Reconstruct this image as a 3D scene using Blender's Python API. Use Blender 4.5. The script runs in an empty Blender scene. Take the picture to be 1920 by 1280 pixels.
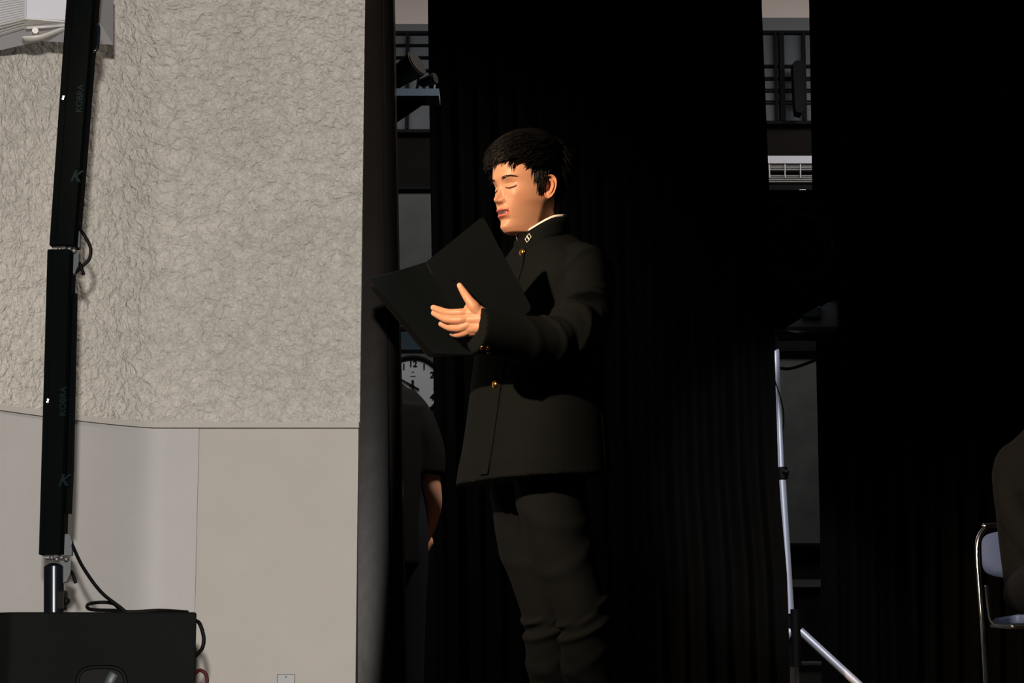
import bpy, bmesh, math, random
import numpy as np
from mathutils import Vector, Matrix
random.seed(7); np.random.seed(7)
C = bpy.context.scene.collection
PI = math.pi
# ------------------------------------------------------------------ camera
F_PX = 4000.0; TANP = 0.165; PITCH = math.atan(TANP); CAM_Z = 0.25
cd = bpy.data.cameras.new('camera'); cam = bpy.data.objects.new('camera', cd); C.objects.link(cam)
cd.sensor_width = 36.0; cd.lens = F_PX/1920*36.0; cd.clip_start = 0.05; cd.clip_end = 100
cam.location = (0, 0, CAM_Z); cam.rotation_euler = (PI/2+PITCH, 0, 0)
bpy.context.scene.camera = cam
# ------------------------------------------------------------------ view + world
vs = bpy.context.scene.view_settings
vs.view_transform = 'Standard'; vs.look = 'None'; vs.gamma = 1.0; vs.use_curve_mapping = False; vs.exposure = 0.0
wd = bpy.data.worlds.new('world'); bpy.context.scene.world = wd; wd.use_nodes = True
wd.node_tree.nodes['Background'].inputs[0].default_value = (0.6, 0.7, 0.8, 1)
wd.node_tree.nodes['Background'].inputs[1].default_value = 0.012
cp, sp = math.cos(PITCH), math.sin(PITCH)
def at(px, py, Y):
    u = (px-960)/F_PX; w = (640-py)/F_PX
    t = Y/(cp-w*sp)
    return Vector((u*t, Y, CAM_Z+t*(sp+w*cp)))
# ------------------------------------------------------------------ lights
def spot(name, loc, target, energy, color, angle, blend, radius, sx=1, sy=1):
    l = bpy.data.lights.new(name, 'SPOT'); l.energy = energy; l.color = color
    l.spot_size = math.radians(angle); l.spot_blend = blend; l.shadow_soft_size = radius
    o = bpy.data.objects.new(name, l); C.objects.link(o); o.location = loc
    o.rotation_euler = (Vector(target)-Vector(loc)).to_track_quat('-Z', 'Y').to_euler()
    o.scale = (sx, sy, 1); return o
def area(name, loc, target, energy, color, w, h, spread=180):
    l = bpy.data.lights.new(name, 'AREA'); l.energy = energy; l.color = color
    l.shape = 'RECTANGLE'; l.size = w; l.size_y = h; l.spread = math.radians(spread)
    o = bpy.data.objects.new(name, l); C.objects.link(o); o.location = loc
    o.rotation_euler = (Vector(target)-Vector(loc)).to_track_quat('-Z', 'Y').to_euler()
    return o
# added flash-like spot near the camera, framed to the proscenium side wall
spot('wall_fill', (0.0, -0.3, 0.60), at(252, 600, 6.3), 1260, (1.0, 0.950, 0.900), 60, 0.035, 0.04, 0.197, 1.0)
# warm follow spot on the reader
spot('follow_spot', (-2.75, 1.9, 3.0), (0.04, 5.25, 1.27), 1740, (1.0, 0.69, 0.45), 23, 0.5, 0.06)
# weaker warm spot added to light the chair and sitter at the right
spot('chair_fill', (-1.2, 0.8, 3.4), (1.62, 6.75, 0.75), 260, (1.0, 0.84, 0.66), 15, 0.6, 0.08)
# backstage work lights
area('backstage_lamp', (-0.3, 9.3, 3.6), (-0.3, 11.0, 1.6), 17, (1.0, 0.95, 0.93), 2.4, 0.4)
area('backstage_lamp_right', (2.2, 9.6, 3.6), (1.6, 11.0, 1.7), 15, (1.0, 0.95, 0.93), 1.6, 0.4)
# spot added to brighten the tripod, and a dim light added for the wing
spot('tripod_fill', (1.0, 3.2, 3.4), (1.03, 8.25, 0.74), 900, (0.90, 0.92, 1.0), 12.5, 0.5, 0.05)
area('wing_fill', (0.45, 6.47, 3.2), (-0.40, 6.95, 1.5), 17, (1.0, 0.9, 0.8), 0.3, 0.3, 90)
area('tripod_side_fill', (0.75, 8.45, 1.3), (1.05, 8.2, 0.8), 5, (0.88, 0.9, 1.0), 0.12, 1.6, 150)  # added fill along the tripod pole

# ------------------------------------------------------------------ helpers
def lin(c):
    return tuple(((v/255)/12.92 if v/255 <= .04045 else ((v/255+.055)/1.055)**2.4) for v in c)
def mat(name, rgb, rough=0.6, metal=0.0, bump=None, spec=0.5, vary=0.0, lin_rgb=None, sss=0, attr=None, sheen=0, coat=0):
    """bump = (scale, detail, distance, strength)"""
    m = bpy.data.materials.new(name); m.use_nodes = True
    nt = m.node_tree; b = nt.nodes['Principled BSDF']
    col = (lin_rgb if lin_rgb else lin(rgb)) + (1,)
    b.inputs['Base Color'].default_value = col
    b.inputs['Roughness'].default_value = rough; b.inputs['Metallic'].default_value = metal
    b.inputs['Specular IOR Level'].default_value = spec
    if sheen: b.inputs['Sheen Weight'].default_value = sheen
    if coat: b.inputs['Coat Weight'].default_value = coat
    tc = nt.nodes.new('ShaderNodeTexCoord')
    if sss:
        b.inputs['Subsurface Weight'].default_value = sss
        b.inputs['Subsurface Radius'].default_value = (1, .35, .2); b.inputs['Subsurface Scale'].default_value = 0.006
    n = nt.nodes.new('ShaderNodeTexNoise'); n.inputs['Scale'].default_value = bump[0] if bump else 20
    n.inputs['Detail'].default_value = bump[1] if bump else 4
    nt.links.new(tc.outputs['Object'], n.inputs['Vector'])
    src = None
    if attr:
        a = nt.nodes.new('ShaderNodeAttribute'); a.attribute_name = attr; src = a.outputs['Color']
    mx = nt.nodes.new('ShaderNodeMix'); mx.data_type = 'RGBA'; mx.blend_type = 'MULTIPLY'
    mx.inputs[0].default_value = 1.0
    rp = nt.nodes.new('ShaderNodeMapRange'); rp.inputs[1].default_value = .3; rp.inputs[2].default_value = .7
    rp.inputs[3].default_value = 1-vary; rp.inputs[4].default_value = 1+vary*.3
    n2 = nt.nodes.new('ShaderNodeTexNoise'); n2.inputs['Scale'].default_value = 7; n2.inputs['Detail'].default_value = 5
    nt.links.new(tc.outputs['Object'], n2.inputs['Vector'])
    nt.links.new(n2.outputs['Fac'], rp.inputs[0])
    if src: nt.links.new(src, mx.inputs[6])
    else: mx.inputs[6].default_value = col
    nt.links.new(rp.outputs[0], mx.inputs[7])
    nt.links.new(mx.outputs[2], b.inputs['Base Color'])
    if bump:
        bp = nt.nodes.new('ShaderNodeBump'); bp.inputs['Distance'].default_value = bump[2]; bp.inputs['Strength'].default_value = bump[3]
        nt.links.new(n.outputs['Fac'], bp.inputs['Height']); nt.links.new(bp.outputs[0], b.inputs['Normal'])
    return m

class MB:
    """collects geometry (world coordinates) and links it as one mesh object"""
    def __init__(s): s.v = []; s.f = []; s.smooth = []
    def add(s, verts, faces, smooth=False):
        o = len(s.v); s.v += [tuple(v) for v in verts]
        s.f += [tuple(i+o for i in f) for f in faces]; s.smooth += [smooth]*len(faces)
    def box(s, c, size, M=None, bevel=0.0):
        bm = bmesh.new(); bmesh.ops.create_cube(bm, size=1)
        for v in bm.verts: v.co = Vector((v.co.x*size[0], v.co.y*size[1], v.co.z*size[2]))
        if bevel: bmesh.ops.bevel(bm, geom=bm.edges[:], offset=bevel, segments=2, profile=.6, affect='EDGES')
        M = M or Matrix.Identity(3)
        vs_ = [M@v.co+Vector(c) for v in bm.verts]
        s.add(vs_, [[v.index for v in f.verts] for f in bm.faces]); bm.free()
    def prism(s, pts, d):
        """pts: list of world points (planar polygon), d: extrusion vector"""
        n = len(pts); a = [Vector(p) for p in pts]; b = [p+Vector(d) for p in a]
        s.add(a+b, [tuple(range(n)), tuple(reversed(range(n, 2*n)))]+[(i, i+n, (i+1) % n+n, (i+1) % n) for i in range(n)])
    def quadpx(s, x0, y0, x1, y1, Y, th):
        """a box whose front face covers the given part of the plane at depth Y"""
        a = at(x0, y0, Y); b = at(x1, y1, Y)
        s.box(((a.x+b.x)/2, Y+th/2, (a.z+b.z)/2), (abs(b.x-a.x), th, abs(a.z-b.z)))
    def tube(s, pts, r, seg=12, res=6, smooth=True, closed=False, caps=True, fn=None, round_ends=False, side=None):
        """loft along a smoothed path. r: radius or list of radii or (ra, rb) pairs (ra along 'side')."""
        P = [Vector(p) for p in pts]; n = len(P)
        R = r if isinstance(r, (list, tuple)) and len(r) == n and not (n == 2 and not isinstance(r, list)) else [r]*n
        R = [(x, x) if not isinstance(x, (list, tuple)) else tuple(x) for x in R]
        Q = []; RR = []
        def cr(a, b, c, d, t):
            return .5*((2*b)+(c-a)*t+(2*a-5*b+4*c-d)*t*t+(3*b-a-3*c+d)*t**3)
        m = n if closed else n-1
        for i in range(m):
            g = (lambda k: P[k % n]) if closed else (lambda k: P[max(0, min(n-1, k))])
            h = (lambda k: R[k % n]) if closed else (lambda k: R[max(0, min(n-1, k))])
            for k in range(res):
                t = k/res
                Q.append(cr(g(i-1), g(i), g(i+1), g(i+2), t))
                RR.append(tuple(cr(h(i-1)[j], h(i)[j], h(i+1)[j], h(i+2)[j], t) for j in (0, 1)))
        if not closed: Q.append(P[-1]); RR.append(R[-1])
        N = len(Q); T = []
        for i in range(N):
            if closed: t = Q[(i+1) % N]-Q[(i-1) % N]
            else: t = Q[min(N-1, i+1)]-Q[max(0, i-1)]
            T.append(t.normalized())
        if round_ends and not closed:
            ra = sum(RR[0])/2; rb = sum(RR[-1])/2
            q0 = []; 
            for k in (0.0, .25, .55, .8): # from the tip inwards
                q0.append((Q[0]-T[0]*ra*(1-k), tuple(x*max(.05, math.sqrt(1-(1-k)**2)) for x in RR[0]), T[0]))
            q1 = []
            for k in (.8, .55, .25, 0.0):
                q1.append((Q[-1]+T[-1]*rb*(1-k), tuple(x*max(.05, math.sqrt(1-(1-k)**2)) for x in RR[-1]), T[-1]))
            Q = [a[0] for a in q0]+Q+[a[0] for a in q1]; RR = [a[1] for a in q0]+RR+[a[1] for a in q1]; T = [a[2] for a in q0]+T+[a[2] for a in q1]
            N = len(Q)
        sd = Vector(side) if side else (Vector((0, 0, 1)) if abs(T[0].z) < .8 else Vector((1, 0, 0)))
        verts = []
        for i in range(N):
            a = (sd-T[i]*sd.dot(T[i])); a = a.normalized() if a.length > 1e-6 else T[i].orthogonal().normalized()
            b = T[i].cross(a); 
            if not side: sd = a
            for k in range(seg):
                th = 2*PI*k/seg; f = fn(i/(N-1), th) if fn else 1.0
                verts.append(Q[i]+a*RR[i][0]*f*math.cos(th)+b*RR[i][1]*f*math.sin(th))
        faces = []
        for i in range(N if closed else N-1):
            for k in range(seg):
                j = (i+1) % N; k2 = (k+1) % seg
                faces.append((i*seg+k, i*seg+k2, j*seg+k2, j*seg+k))
        if caps and not closed:
            faces.append(tuple(reversed(range(seg)))); faces.append(tuple((N-1)*seg+k for k in range(seg)))
        s.add(verts, faces, smooth)
    def sphere(s, c, r, M=None, seg=24, rings=14):
        if not isinstance(r, (tuple, list)): r = (r, r, r)
        M = M or Matrix.Identity(3); v = [(0, 0, 1)]; 
        for i in range(1, rings):
            a = PI*i/rings
            for k in range(seg):
                b = 2*PI*k/seg; v.append((math.sin(a)*math.cos(b), math.sin(a)*math.sin(b), math.cos(a)))
        v.append((0, 0, -1)); L = len(v)-1; f = []
        for k in range(seg): f.append((0, 1+k, 1+(k+1) % seg)); f.append((L, L-seg+(k+1) % seg, L-seg+k))
        for i in range(rings-2):
            for k in range(seg):
                a = 1+i*seg; k2 = (k+1) % seg; f.append((a+k, a+seg+k, a+seg+k2, a+k2))
        s.add([M@Vector((p[0]*r[0], p[1]*r[1], p[2]*r[2]))+Vector(c) for p in v], f, True)
    def cyl(s, a, b, r, seg=20, r2=None, smooth=True):
        a = Vector(a); b = Vector(b); t = (b-a).normalized(); u = t.orthogonal().normalized(); w = t.cross(u); r2 = r if r2 is None else r2
        v = [a+(u*math.cos(2*PI*k/seg)+w*math.sin(2*PI*k/seg))*r for k in range(seg)]+[b+(u*math.cos(2*PI*k/seg)+w*math.sin(2*PI*k/seg))*r2 for k in range(seg)]
        o = len(s.v)
        s.add(v, [(k, (k+1) % seg, (k+1) % seg+seg, k+seg) for k in range(seg)], smooth)
        s.add(v, [tuple(reversed(range(seg))), tuple(range(seg, 2*seg))], False)
    def build(s, name, m, parent=None, kind=None, label=None, weld=False):
        me = bpy.data.meshes.new(name)
        off = Vector((0, 0, 0)); p = parent
        while p: off += Vector(p.location); p = p.parent
        me.from_pydata([tuple(Vector(v)-off) for v in s.v], [], s.f)
        me.polygons.foreach_set('use_smooth', s.smooth)
        me.update(); me.materials.append(m)
        o = bpy.data.objects.new(name, me); C.objects.link(o)
        if parent: o.parent = parent
        if kind: o['kind'] = kind
        if label: o['label'] = label
        return o
def empty(name, loc, label, cat, group=None):
    o = bpy.data.objects.new(name, None); C.objects.link(o); o.location = loc; o.empty_display_size = .1
    o['label'] = label; o['category'] = cat
    if group: o['group'] = group
    return o
def tag(o, label, cat, group=None):
    o['label'] = label; o['category'] = cat
    if group: o['group'] = group
    return o
def text_mesh(txt, size, extrude, M, shear=0.0, bold=0.0):
    cu = bpy.data.curves.new('t', 'FONT'); cu.body = txt; cu.size = size; cu.extrude = extrude; cu.align_x = 'CENTER'; cu.align_y = 'CENTER'
    cu.shear = shear; cu.offset = bold
    o = bpy.data.objects.new('t', cu); C.objects.link(o); dg = bpy.context.evaluated_depsgraph_get(); dg.update()
    me = bpy.data.meshes.new_from_object(o.evaluated_get(dg))
    v = [M@p.co for p in me.vertices]; f = [tuple(p.vertices) for p in me.polygons]
    bpy.data.objects.remove(o); bpy.data.curves.remove(cu); bpy.data.meshes.remove(me)
    return v, f
def frameM(origin, x, y):
    x = Vector(x).normalized(); y = Vector(y); y = (y-x*y.dot(x)).normalized(); z = x.cross(y)
    M = Matrix.Identity(4)
    for i in range(3): M[i][0] = x[i]; M[i][1] = y[i]; M[i][2] = z[i]; M[i][3] = origin[i]
    return M
def remesh(mb, voxel, smooth=6, fac=.5):
    me = bpy.data.meshes.new('tmp'); me.from_pydata(mb.v, [], mb.f); me.update()
    o = bpy.data.objects.new('tmp', me); C.objects.link(o)
    r = o.modifiers.new('r', 'REMESH'); r.mode = 'VOXEL'; r.voxel_size = voxel
    if smooth:
        s = o.modifiers.new('s', 'SMOOTH'); s.factor = fac; s.iterations = smooth
    dg = bpy.context.evaluated_depsgraph_get(); dg.update()
    m2 = bpy.data.meshes.new_from_object(o.evaluated_get(dg))
    co = np.empty(len(m2.vertices)*3); m2.vertices.foreach_get('co', co)
    fs = [tuple(p.vertices) for p in m2.polygons]
    bpy.data.objects.remove(o); bpy.data.meshes.remove(me); bpy.data.meshes.remove(m2)
    return co.reshape(-1, 3), fs

# ------------------------------------------------------------------ materials
M = {}
M['panel_a'] = mat('panel_paint', (184, 178, 171), .6, bump=(420, 3, .002, .12), vary=.03, spec=.3)
M['panel_b'] = mat('panel_paint_gloss', (180, 177, 174), .56, bump=(260, 3, .002, .2), vary=.03, spec=.5)
M['brown_paint'] = mat('brown_enamel', (26, 21, 18), .27, bump=(18, 4, .003, .12), vary=.2, spec=.11)
M['brown_dark'] = mat('dark_groove_paint', (20, 16, 14), .6, vary=.1, spec=.1)
M['black_paint'] = mat('black_paint', (22, 22, 22), .55, vary=.1)
M['curtain'] = mat('black_velour', None, .95, lin_rgb=(.0018, .0020, .0020), spec=.03, vary=.2, bump=(300, 2, .002, .4))
M['stage_floor'] = mat('stage_boards', (70, 50, 34), .45, vary=.3, bump=(8, 4, .004, .2))
M['hall_floor'] = mat('hall_boards', (80, 60, 40), .5, vary=.2)
M['white_wall'] = mat('white_plaster', (218, 203, 195), .9, vary=.03)
M['grey_beam'] = mat('grey_beam_paint', (102, 105, 106), .8, vary=.06)
M['dark_wood'] = mat('dark_panelling', (20, 15, 13), .8, vary=.3, spec=.15)
M['pane'] = mat('frosted_pane', (74, 80, 87), .5, vary=.25, bump=(9, 5, .01, .3))
M['pane_low'] = mat('dusty_low_pane', (74, 80, 77), .6, vary=.35, bump=(6, 5, .01, .3))
M['abs'] = mat('black_aluminium', (5, 8, 8), .7, spec=.02, vary=.1)
M['sub'] = mat('black_textured_paint', (16, 17, 16), .75, bump=(700, 2, .002, .6), vary=.1, spec=.08)
M['grey_plate'] = mat('dull_grey_plate', (72, 76, 78), .5, .3, vary=.1)
M['silver'] = mat('bare_steel', (120, 120, 120), .5, .8)
M['pole_black'] = mat('blue_black_pole', (16, 20, 28), .25, .2, coat=.3)
M['rubber'] = mat('black_rubber', (7, 7, 7), .6, spec=.12)
M['red'] = mat('red_cable_sheath', (64, 16, 20), .5, spec=.15)
M['print'] = mat('dull_print', (16, 28, 31), .8, spec=.05)
M['white_abs'] = mat('white_plastic', (205, 205, 212), .45, vary=.03)
M['ivory'] = mat('bracket_enamel', (200, 196, 190), .4)
M['alu'] = mat('brushed_aluminium', (205, 207, 218), .40, .5)
M['chrome'] = mat('chrome', (225, 222, 215), .16, 1.0)
M['blue_vinyl'] = mat('blue_vinyl', (92, 112, 160), .5, vary=.08)
M['wool'] = mat('black_wool_serge', None, .85, lin_rgb=(.0044, .0060, .0066), spec=.08, vary=.12, bump=(900, 2, .001, .5))
M['trouser'] = mat('black_wool_trouser', None, .85, lin_rgb=(.0052, .0068, .0076), spec=.08, vary=.12, bump=(900, 2, .001, .5))
M['suit'] = mat('dark_suit_cloth', None, .9, lin_rgb=(.0065, .0072, .0075), spec=.15, vary=.15, bump=(600, 2, .001, .5))
M['tee'] = mat('black_cotton', None, .9, lin_rgb=(.0035, .0035, .0038), spec=.1, vary=.1)
M['jeans'] = mat('dark_denim', None, .9, lin_rgb=(.008, .010, .015), spec=.1, vary=.2)
M['folder'] = mat('black_leatherette', None, .48, lin_rgb=(.0034, .0054, .0064), spec=.10, vary=.1, bump=(700, 2, .001, .2))
M['paper'] = mat('white_paper', (225, 222, 212), .8)
M['brass'] = mat('brass_button', (225, 165, 80), .22, 1.0)
M['white_col'] = mat('white_collar_plastic', (235, 232, 224), .35)
M['hair'] = mat('black_hair', None, .5, lin_rgb=(.0035, .0032, .0030), spec=.22)
M['skin'] = mat('skin', None, .46, lin_rgb=(.5, .3, .2), spec=.35, vary=.05, sss=.18, attr='Col', bump=(380, 3, .001, .15))
M['leather'] = mat('black_leather', (18, 17, 16), .3)
M['dial'] = mat('clock_dial', (205, 208, 210), .6)
M['teal'] = mat('teal_cloth', (40, 62, 72), .8, vary=.2)
M['shelf_blue'] = mat('blue_grey_shelf', (58, 76, 90), .5, vary=.1)
def stucco_mat():
    m = bpy.data.materials.new('sprayed_stucco'); m.use_nodes = True; nt = m.node_tree; N = nt.nodes; L = nt.links
    b = N['Principled BSDF']; b.inputs['Roughness'].default_value = .46; b.inputs['Specular IOR Level'].default_value = .4
    tc = N.new('ShaderNodeTexCoord')
    mp = N.new('ShaderNodeMapping'); L.new(tc.outputs['Object'], mp.inputs[0])
    w = N.new('ShaderNodeTexNoise'); w.inputs['Scale'].default_value = 20; w.inputs['Detail'].default_value = 3; L.new(mp.outputs[0], w.inputs['Vector'])
    ad = N.new('ShaderNodeVectorMath'); ad.operation = 'MULTIPLY_ADD'; L.new(w.outputs['Color'], ad.inputs[0]); ad.inputs[1].default_value = (.07, .07, .07); L.new(mp.outputs[0], ad.inputs[2])
    v = N.new('ShaderNodeTexVoronoi'); v.feature = 'SMOOTH_F1'; v.inputs['Scale'].default_value = 33; v.inputs['Smoothness'].default_value = .35; L.new(ad.outputs[0], v.inputs['Vector'])
    v2 = N.new('ShaderNodeTexVoronoi'); v2.feature = 'F1'; v2.inputs['Scale'].default_value = 70; L.new(ad.outputs[0], v2.inputs['Vector'])
    n = N.new('ShaderNodeTexNoise'); n.inputs['Scale'].default_value = 95; n.inputs['Detail'].default_value = 5; n.inputs['Roughness'].default_value = .6; L.new(ad.outputs[0], n.inputs['Vector'])
    a = N.new('ShaderNodeMath'); a.operation = 'MULTIPLY_ADD'; L.new(v.outputs['Distance'], a.inputs[0]); a.inputs[1].default_value = -1.1; L.new(n.outputs['Fac'], a.inputs[2])
    a2 = N.new('ShaderNodeMath'); a2.operation = 'MULTIPLY_ADD'; L.new(v2.outputs['Distance'], a2.inputs[0]); a2.inputs[1].default_value = -.55; L.new(a.outputs[0], a2.inputs[2])
    bp = N.new('ShaderNodeBump'); bp.inputs['Distance'].default_value = .0090; bp.inputs['Strength'].default_value = 1.0
    L.new(a2.outputs[0], bp.inputs['Height']); L.new(bp.outputs[0], b.inputs['Normal'])
    r = N.new('ShaderNodeValToRGB'); r.color_ramp.elements[0].position = .2; r.color_ramp.elements[1].position = .65
    r.color_ramp.elements[0].color = lin((198, 193, 184))+(1,); r.color_ramp.elements[1].color = lin((212, 206, 197))+(1,)
    n3 = N.new('ShaderNodeTexNoise'); n3.inputs['Scale'].default_value = 5; n3.inputs['Detail'].default_value = 6; L.new(mp.outputs[0], n3.inputs['Vector'])
    L.new(n3.outputs['Fac'], r.inputs[0]); L.new(r.outputs[0], b.inputs['Base Color'])
    return m
M['stucco'] = stucco_mat()

# ================================================================== SETTING
def struct(name, mb, m): 
    o = mb.build(name, m); o['kind'] = 'structure'; return o
WY = 6.3
mb = MB(); mb.box((0.2, 8.25, -.05), (7.6, 5.9, .1)); struct('floor', mb, M['stage_floor'])
mb = MB(); mb.box((0.2, 1.4, -1.05), (7.6, 9.2, .1)); struct('floor_hall', mb, M['hall_floor'])
# proscenium side wall: flat by the stage mouth, curving towards the hall at the left
def wall_y(x):   # x world at that depth
    d = max(0.0, (-1.06)-x)
    return WY - min(1.8, 1.55*d**1.35)
edge = at(674, 640, WY).x
z_seam = at(500, 801, WY).z
def wall_strip(z0, z1, off, nx, nz, th=.10, x0=-3.6, x1=None, disp=0):
    x1 = edge if x1 is None else x1
    rnd = np.random.RandomState(3)
    xs = np.linspace(x0, x1, nx); zs = np.linspace(z0, z1, nz)
    mb = MB(); v = []
    for z in zs:
        for x in xs: v.append((x, wall_y(x)-off+(rnd.rand()-.5)*disp, z))
    nf = len(v)
    f = [(j*nx+i, j*nx+i+1, (j+1)*nx+i+1, (j+1)*nx+i) for j in range(nz-1) for i in range(nx-1)]
    # back + rims
    b = [(x, wall_y(x)+th, z) for z in (z0, z1) for x in xs]
    v2 = v+b
    f += [(nf+i+1, nf+i, nf+nx+i, nf+nx+i+1) for i in range(nx-1)]
    f += [(i+1, i, nf+i, nf+i+1) for i in range(nx-1)]
    t = (nz-1)*nx
    f += [(t+i, t+i+1, nf+nx+i+1, nf+nx+i) for i in range(nx-1)]
    f.append(tuple([j*nx+nx-1 for j in range(nz)]+[nf+nx+nx-1, nf+nx-1]))
    f.append(tuple([j*nx for j in reversed(range(nz))]+[nf, nf+nx]))
    mb.add(v2, f[:(nx-1)*(nz-1)], True); mb.add(v2, f[(nx-1)*(nz-1):], False); return mb
mb = wall_strip(z_seam+.014, 3.3, .012, 150, 150, disp=.004, x1=edge+.004)
wl = struct('wall_left', mb, M['stucco'])
fold = at(369, 1000, WY).x
mb = wall_strip(-1.0, z_seam-.004, 0.0, 30, 2, x0=fold+.0003); struct('wall_left_lower', mb, M['panel_a'])
mb = wall_strip(-1.0, z_seam-.004, .004, 60, 2, x1=fold-.0003); struct('wall_left_lower_glossy', mb, M['panel_b'])
mb = wall_strip(z_seam-.002, z_seam+.014, .013, 90, 2, th=.05, x1=edge+.002); struct('trim_1', mb, M['panel_a'])
# painted steel frame of the stage opening
def lean_box(xa0, xb0, xa1, xb1, Y, th, z0=0.0, z1=3.3):
    """prism whose left and right edges run through (xa0,xb0) px at y=0 and (xa1,xb1) px at y=1280"""
    mb = MB(); pts = []
    def xz(p0, p1, z):
        A = at(p0, 0, Y); B = at(p1, 1280, Y); t = (z-B.z)/(A.z-B.z); return B.x+(A.x-B.x)*t
    fr = [Vector((xz(xa0, xa1, z), Y, z)) for z in (z0, z1)]; to = [Vector((xz(xb0, xb1, z), Y, z)) for z in (z1, z0)]
    mb.prism(fr+to, (0, th, 0)); return mb
struct('trim_2', lean_box(673, 716, 671, 728, WY+.02, .12), M['brown_paint'])
struct('trim_3', lean_box(716, 722, 728, 736, WY+.05, .10), M['brown_dark'])
mb = lean_box(722, 737, 736, 760, WY+.035, .12); struct('trim_4', mb, M['brown_paint'])
mb = lean_box(716.5, 718.5, 728, 731.5, WY+.012, .02); struct('trim_5', mb, M['brown_paint'])
# back wall of the wing, with its tall white upper part
BY = 11.0
mb = MB(); mb.box((1.0, BY+.1, .9), (9.2, .2, 3.9-.1)); 
zt = at(770, 59, BY).z
mb = MB(); mb.box((1.0, BY+.1, zt/2-.0), (9.2, .2, zt)); struct('wall_back', mb, M['dark_wood'])
mb = MB(); mb.box((1.0, BY+.1, (zt+4.6)/2), (9.2, .2, 4.6-zt)); struct('wall_back_upper', mb, M['white_wall'])
mb = MB(); mb.quadpx(560, 45, 1000, 60, BY-.03, .03); struct('trim_6', mb, M['grey_beam'])
mb = MB(); mb.quadpx(1300, 33, 1700, 58, BY-.03, .03); struct('trim_7', mb, M['grey_beam'])
mb = MB(); mb.quadpx(1400, 1086, 1700, 1100, BY-.03, .03); struct('trim_8', mb, M['pane_low'])
# barred windows
def window(name, x0, y0, x1, y1, hs, vs_, hw=4, pane='pane'):
    e = bpy.data.objects.new(name, None); C.objects.link(e); e['kind'] = 'structure'; e.location = at((x0+x1)/2, (y0+y1)/2, BY)
    mb = MB(); mb.quadpx(x0, y0, x1, y1, BY-.02, .019); mb.build('pane', M[pane], e)
    mb = MB()
    mb.quadpx(x0-8, y0-3, x1+8, y0+2, BY-.06, .05); mb.quadpx(x0-8, y1, x1+8, y1+6, BY-.06, .05)
    mb.quadpx(x0-8, y0, x0, y1, BY-.06, .05); mb.quadpx(x1, y0, x1+8, y1, BY-.06, .05); mb.build('window_frame', M['rubber'], e)
    for y in hs: mb = MB(); a = at(x0, y, BY-.05); b = at(x1, y, BY-.05); mb.cyl(a, b, hw/2/363, 10); mb.build('bar', M['rubber'], e)
    for x, w in vs_: mb = MB(); a = at(x, y0, BY-.05); b = at(x+3, y1, BY-.05); mb.box((a+b)/2, (w/363, .03, (a-b).length)); mb.build('mullion', M['rubber'], e)
    return e
window('window_1', 640, 61, 900, 242, [84, 107, 131], [(762, 7), (700, 7), (830, 7)])
window('window_2', 1380, 60, 1580, 226, [123, 146, 168, 190], [(1453, 5), (1465, 9), (1506, 7), (1545, 7)])
window('window_3', 620, 352, 930, 612, [], [], pane='pane_low')
window('window_4', 1380, 656, 1660, 1018, [], [], pane='pane_low')

# curtains
def curtain(name, L, R, Y, n, label, z1=3.35, amp=.045):
    mb = MB(); nx = n*10+1; nz = 26; v = []
    def X(tab, z):
        pts = [(at(p, y, Y).z, at(p, y, Y).x) for p, y in tab]; pts.sort()
        return np.interp(z, [a for a, _ in pts], [b for _, b in pts])
    # extend beyond the frame
    for side in (1, -1):
        for j in range(nz):
            z = .01+(z1-.01)*j/(nz-1); xl = X(L, z); xr = X(R, z)
            for i in range(nx):
                u = i/(nx-1); e = min(1, min(u, 1-u)*14)
                y = Y+amp*(math.sin(2*PI*n*u+1.3*math.sin(5*u+z*.25))*.7+.35*math.sin(2*PI*n*.37*u+z*.6))*e
                v.append((xl+(xr-xl)*u, y+(.0025 if side < 0 else 0), z))
    f = [(j*nx+i, j*nx+i+1, (j+1)*nx+i+1, (j+1)*nx+i) for j in range(nz-1) for i in range(nx-1)]
    o = nx*nz; f += [(b+o, a+o, d+o, c+o) for a, b, c, d in f]
    for j in range(nz-1):
        for i in (0, nx-1): f.append((j*nx+i, (j+1)*nx+i, (j+1)*nx+i+o, j*nx+i+o))
    mb.add(v, f, True); c = mb.build(name, M['curtain']); tag(c, label, 'curtain', 'black stage curtains')
    return c
E1R = [(1428, 0), (1437, 225), (1444, 400), (1452, 640), (1460, 900), (1476, 1080), (1482, 1280)]
curtain('stage_curtain', [(802, 0), (808, 400), (814, 800), (818, 1280)], E1R, 7.8, 17, 'wide black pleated stage curtain hanging directly behind the standing reader')
curtain('stage_curtain', [(1517, 0), (1521, 225), (1523, 350), (1530, 660), (1538, 1020), (1541, 1280)], [(2150, 0), (2150, 1280)], 8.9, 16, 'black stage curtain at the right, behind the folding chair and tripod')

# wall socket plate low on the panel
def on_wall(px, py, d=0.0):
    Y = WY
    return at(px, py, WY-d)
r = empty('wall_socket', on_wall(536, 1285), 'small metal socket plate low on the smooth wall panel', 'wall socket')
mb = MB(); mb.box(on_wall(536, 1290, .004), (.052, .008, .082), bevel=.002); mb.build('face_plate', M['silver'], r)
mb = MB(); mb.cyl(on_wall(536, 1268.5, .009), on_wall(536, 1268.5, .006), .003); mb.build('screw', M['grey_plate'], r)
mb = MB(); mb.box(on_wall(536, 1292, .009), (.026, .004, .034), bevel=.001); mb.build('socket_insert', M['black_paint'], r)

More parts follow.
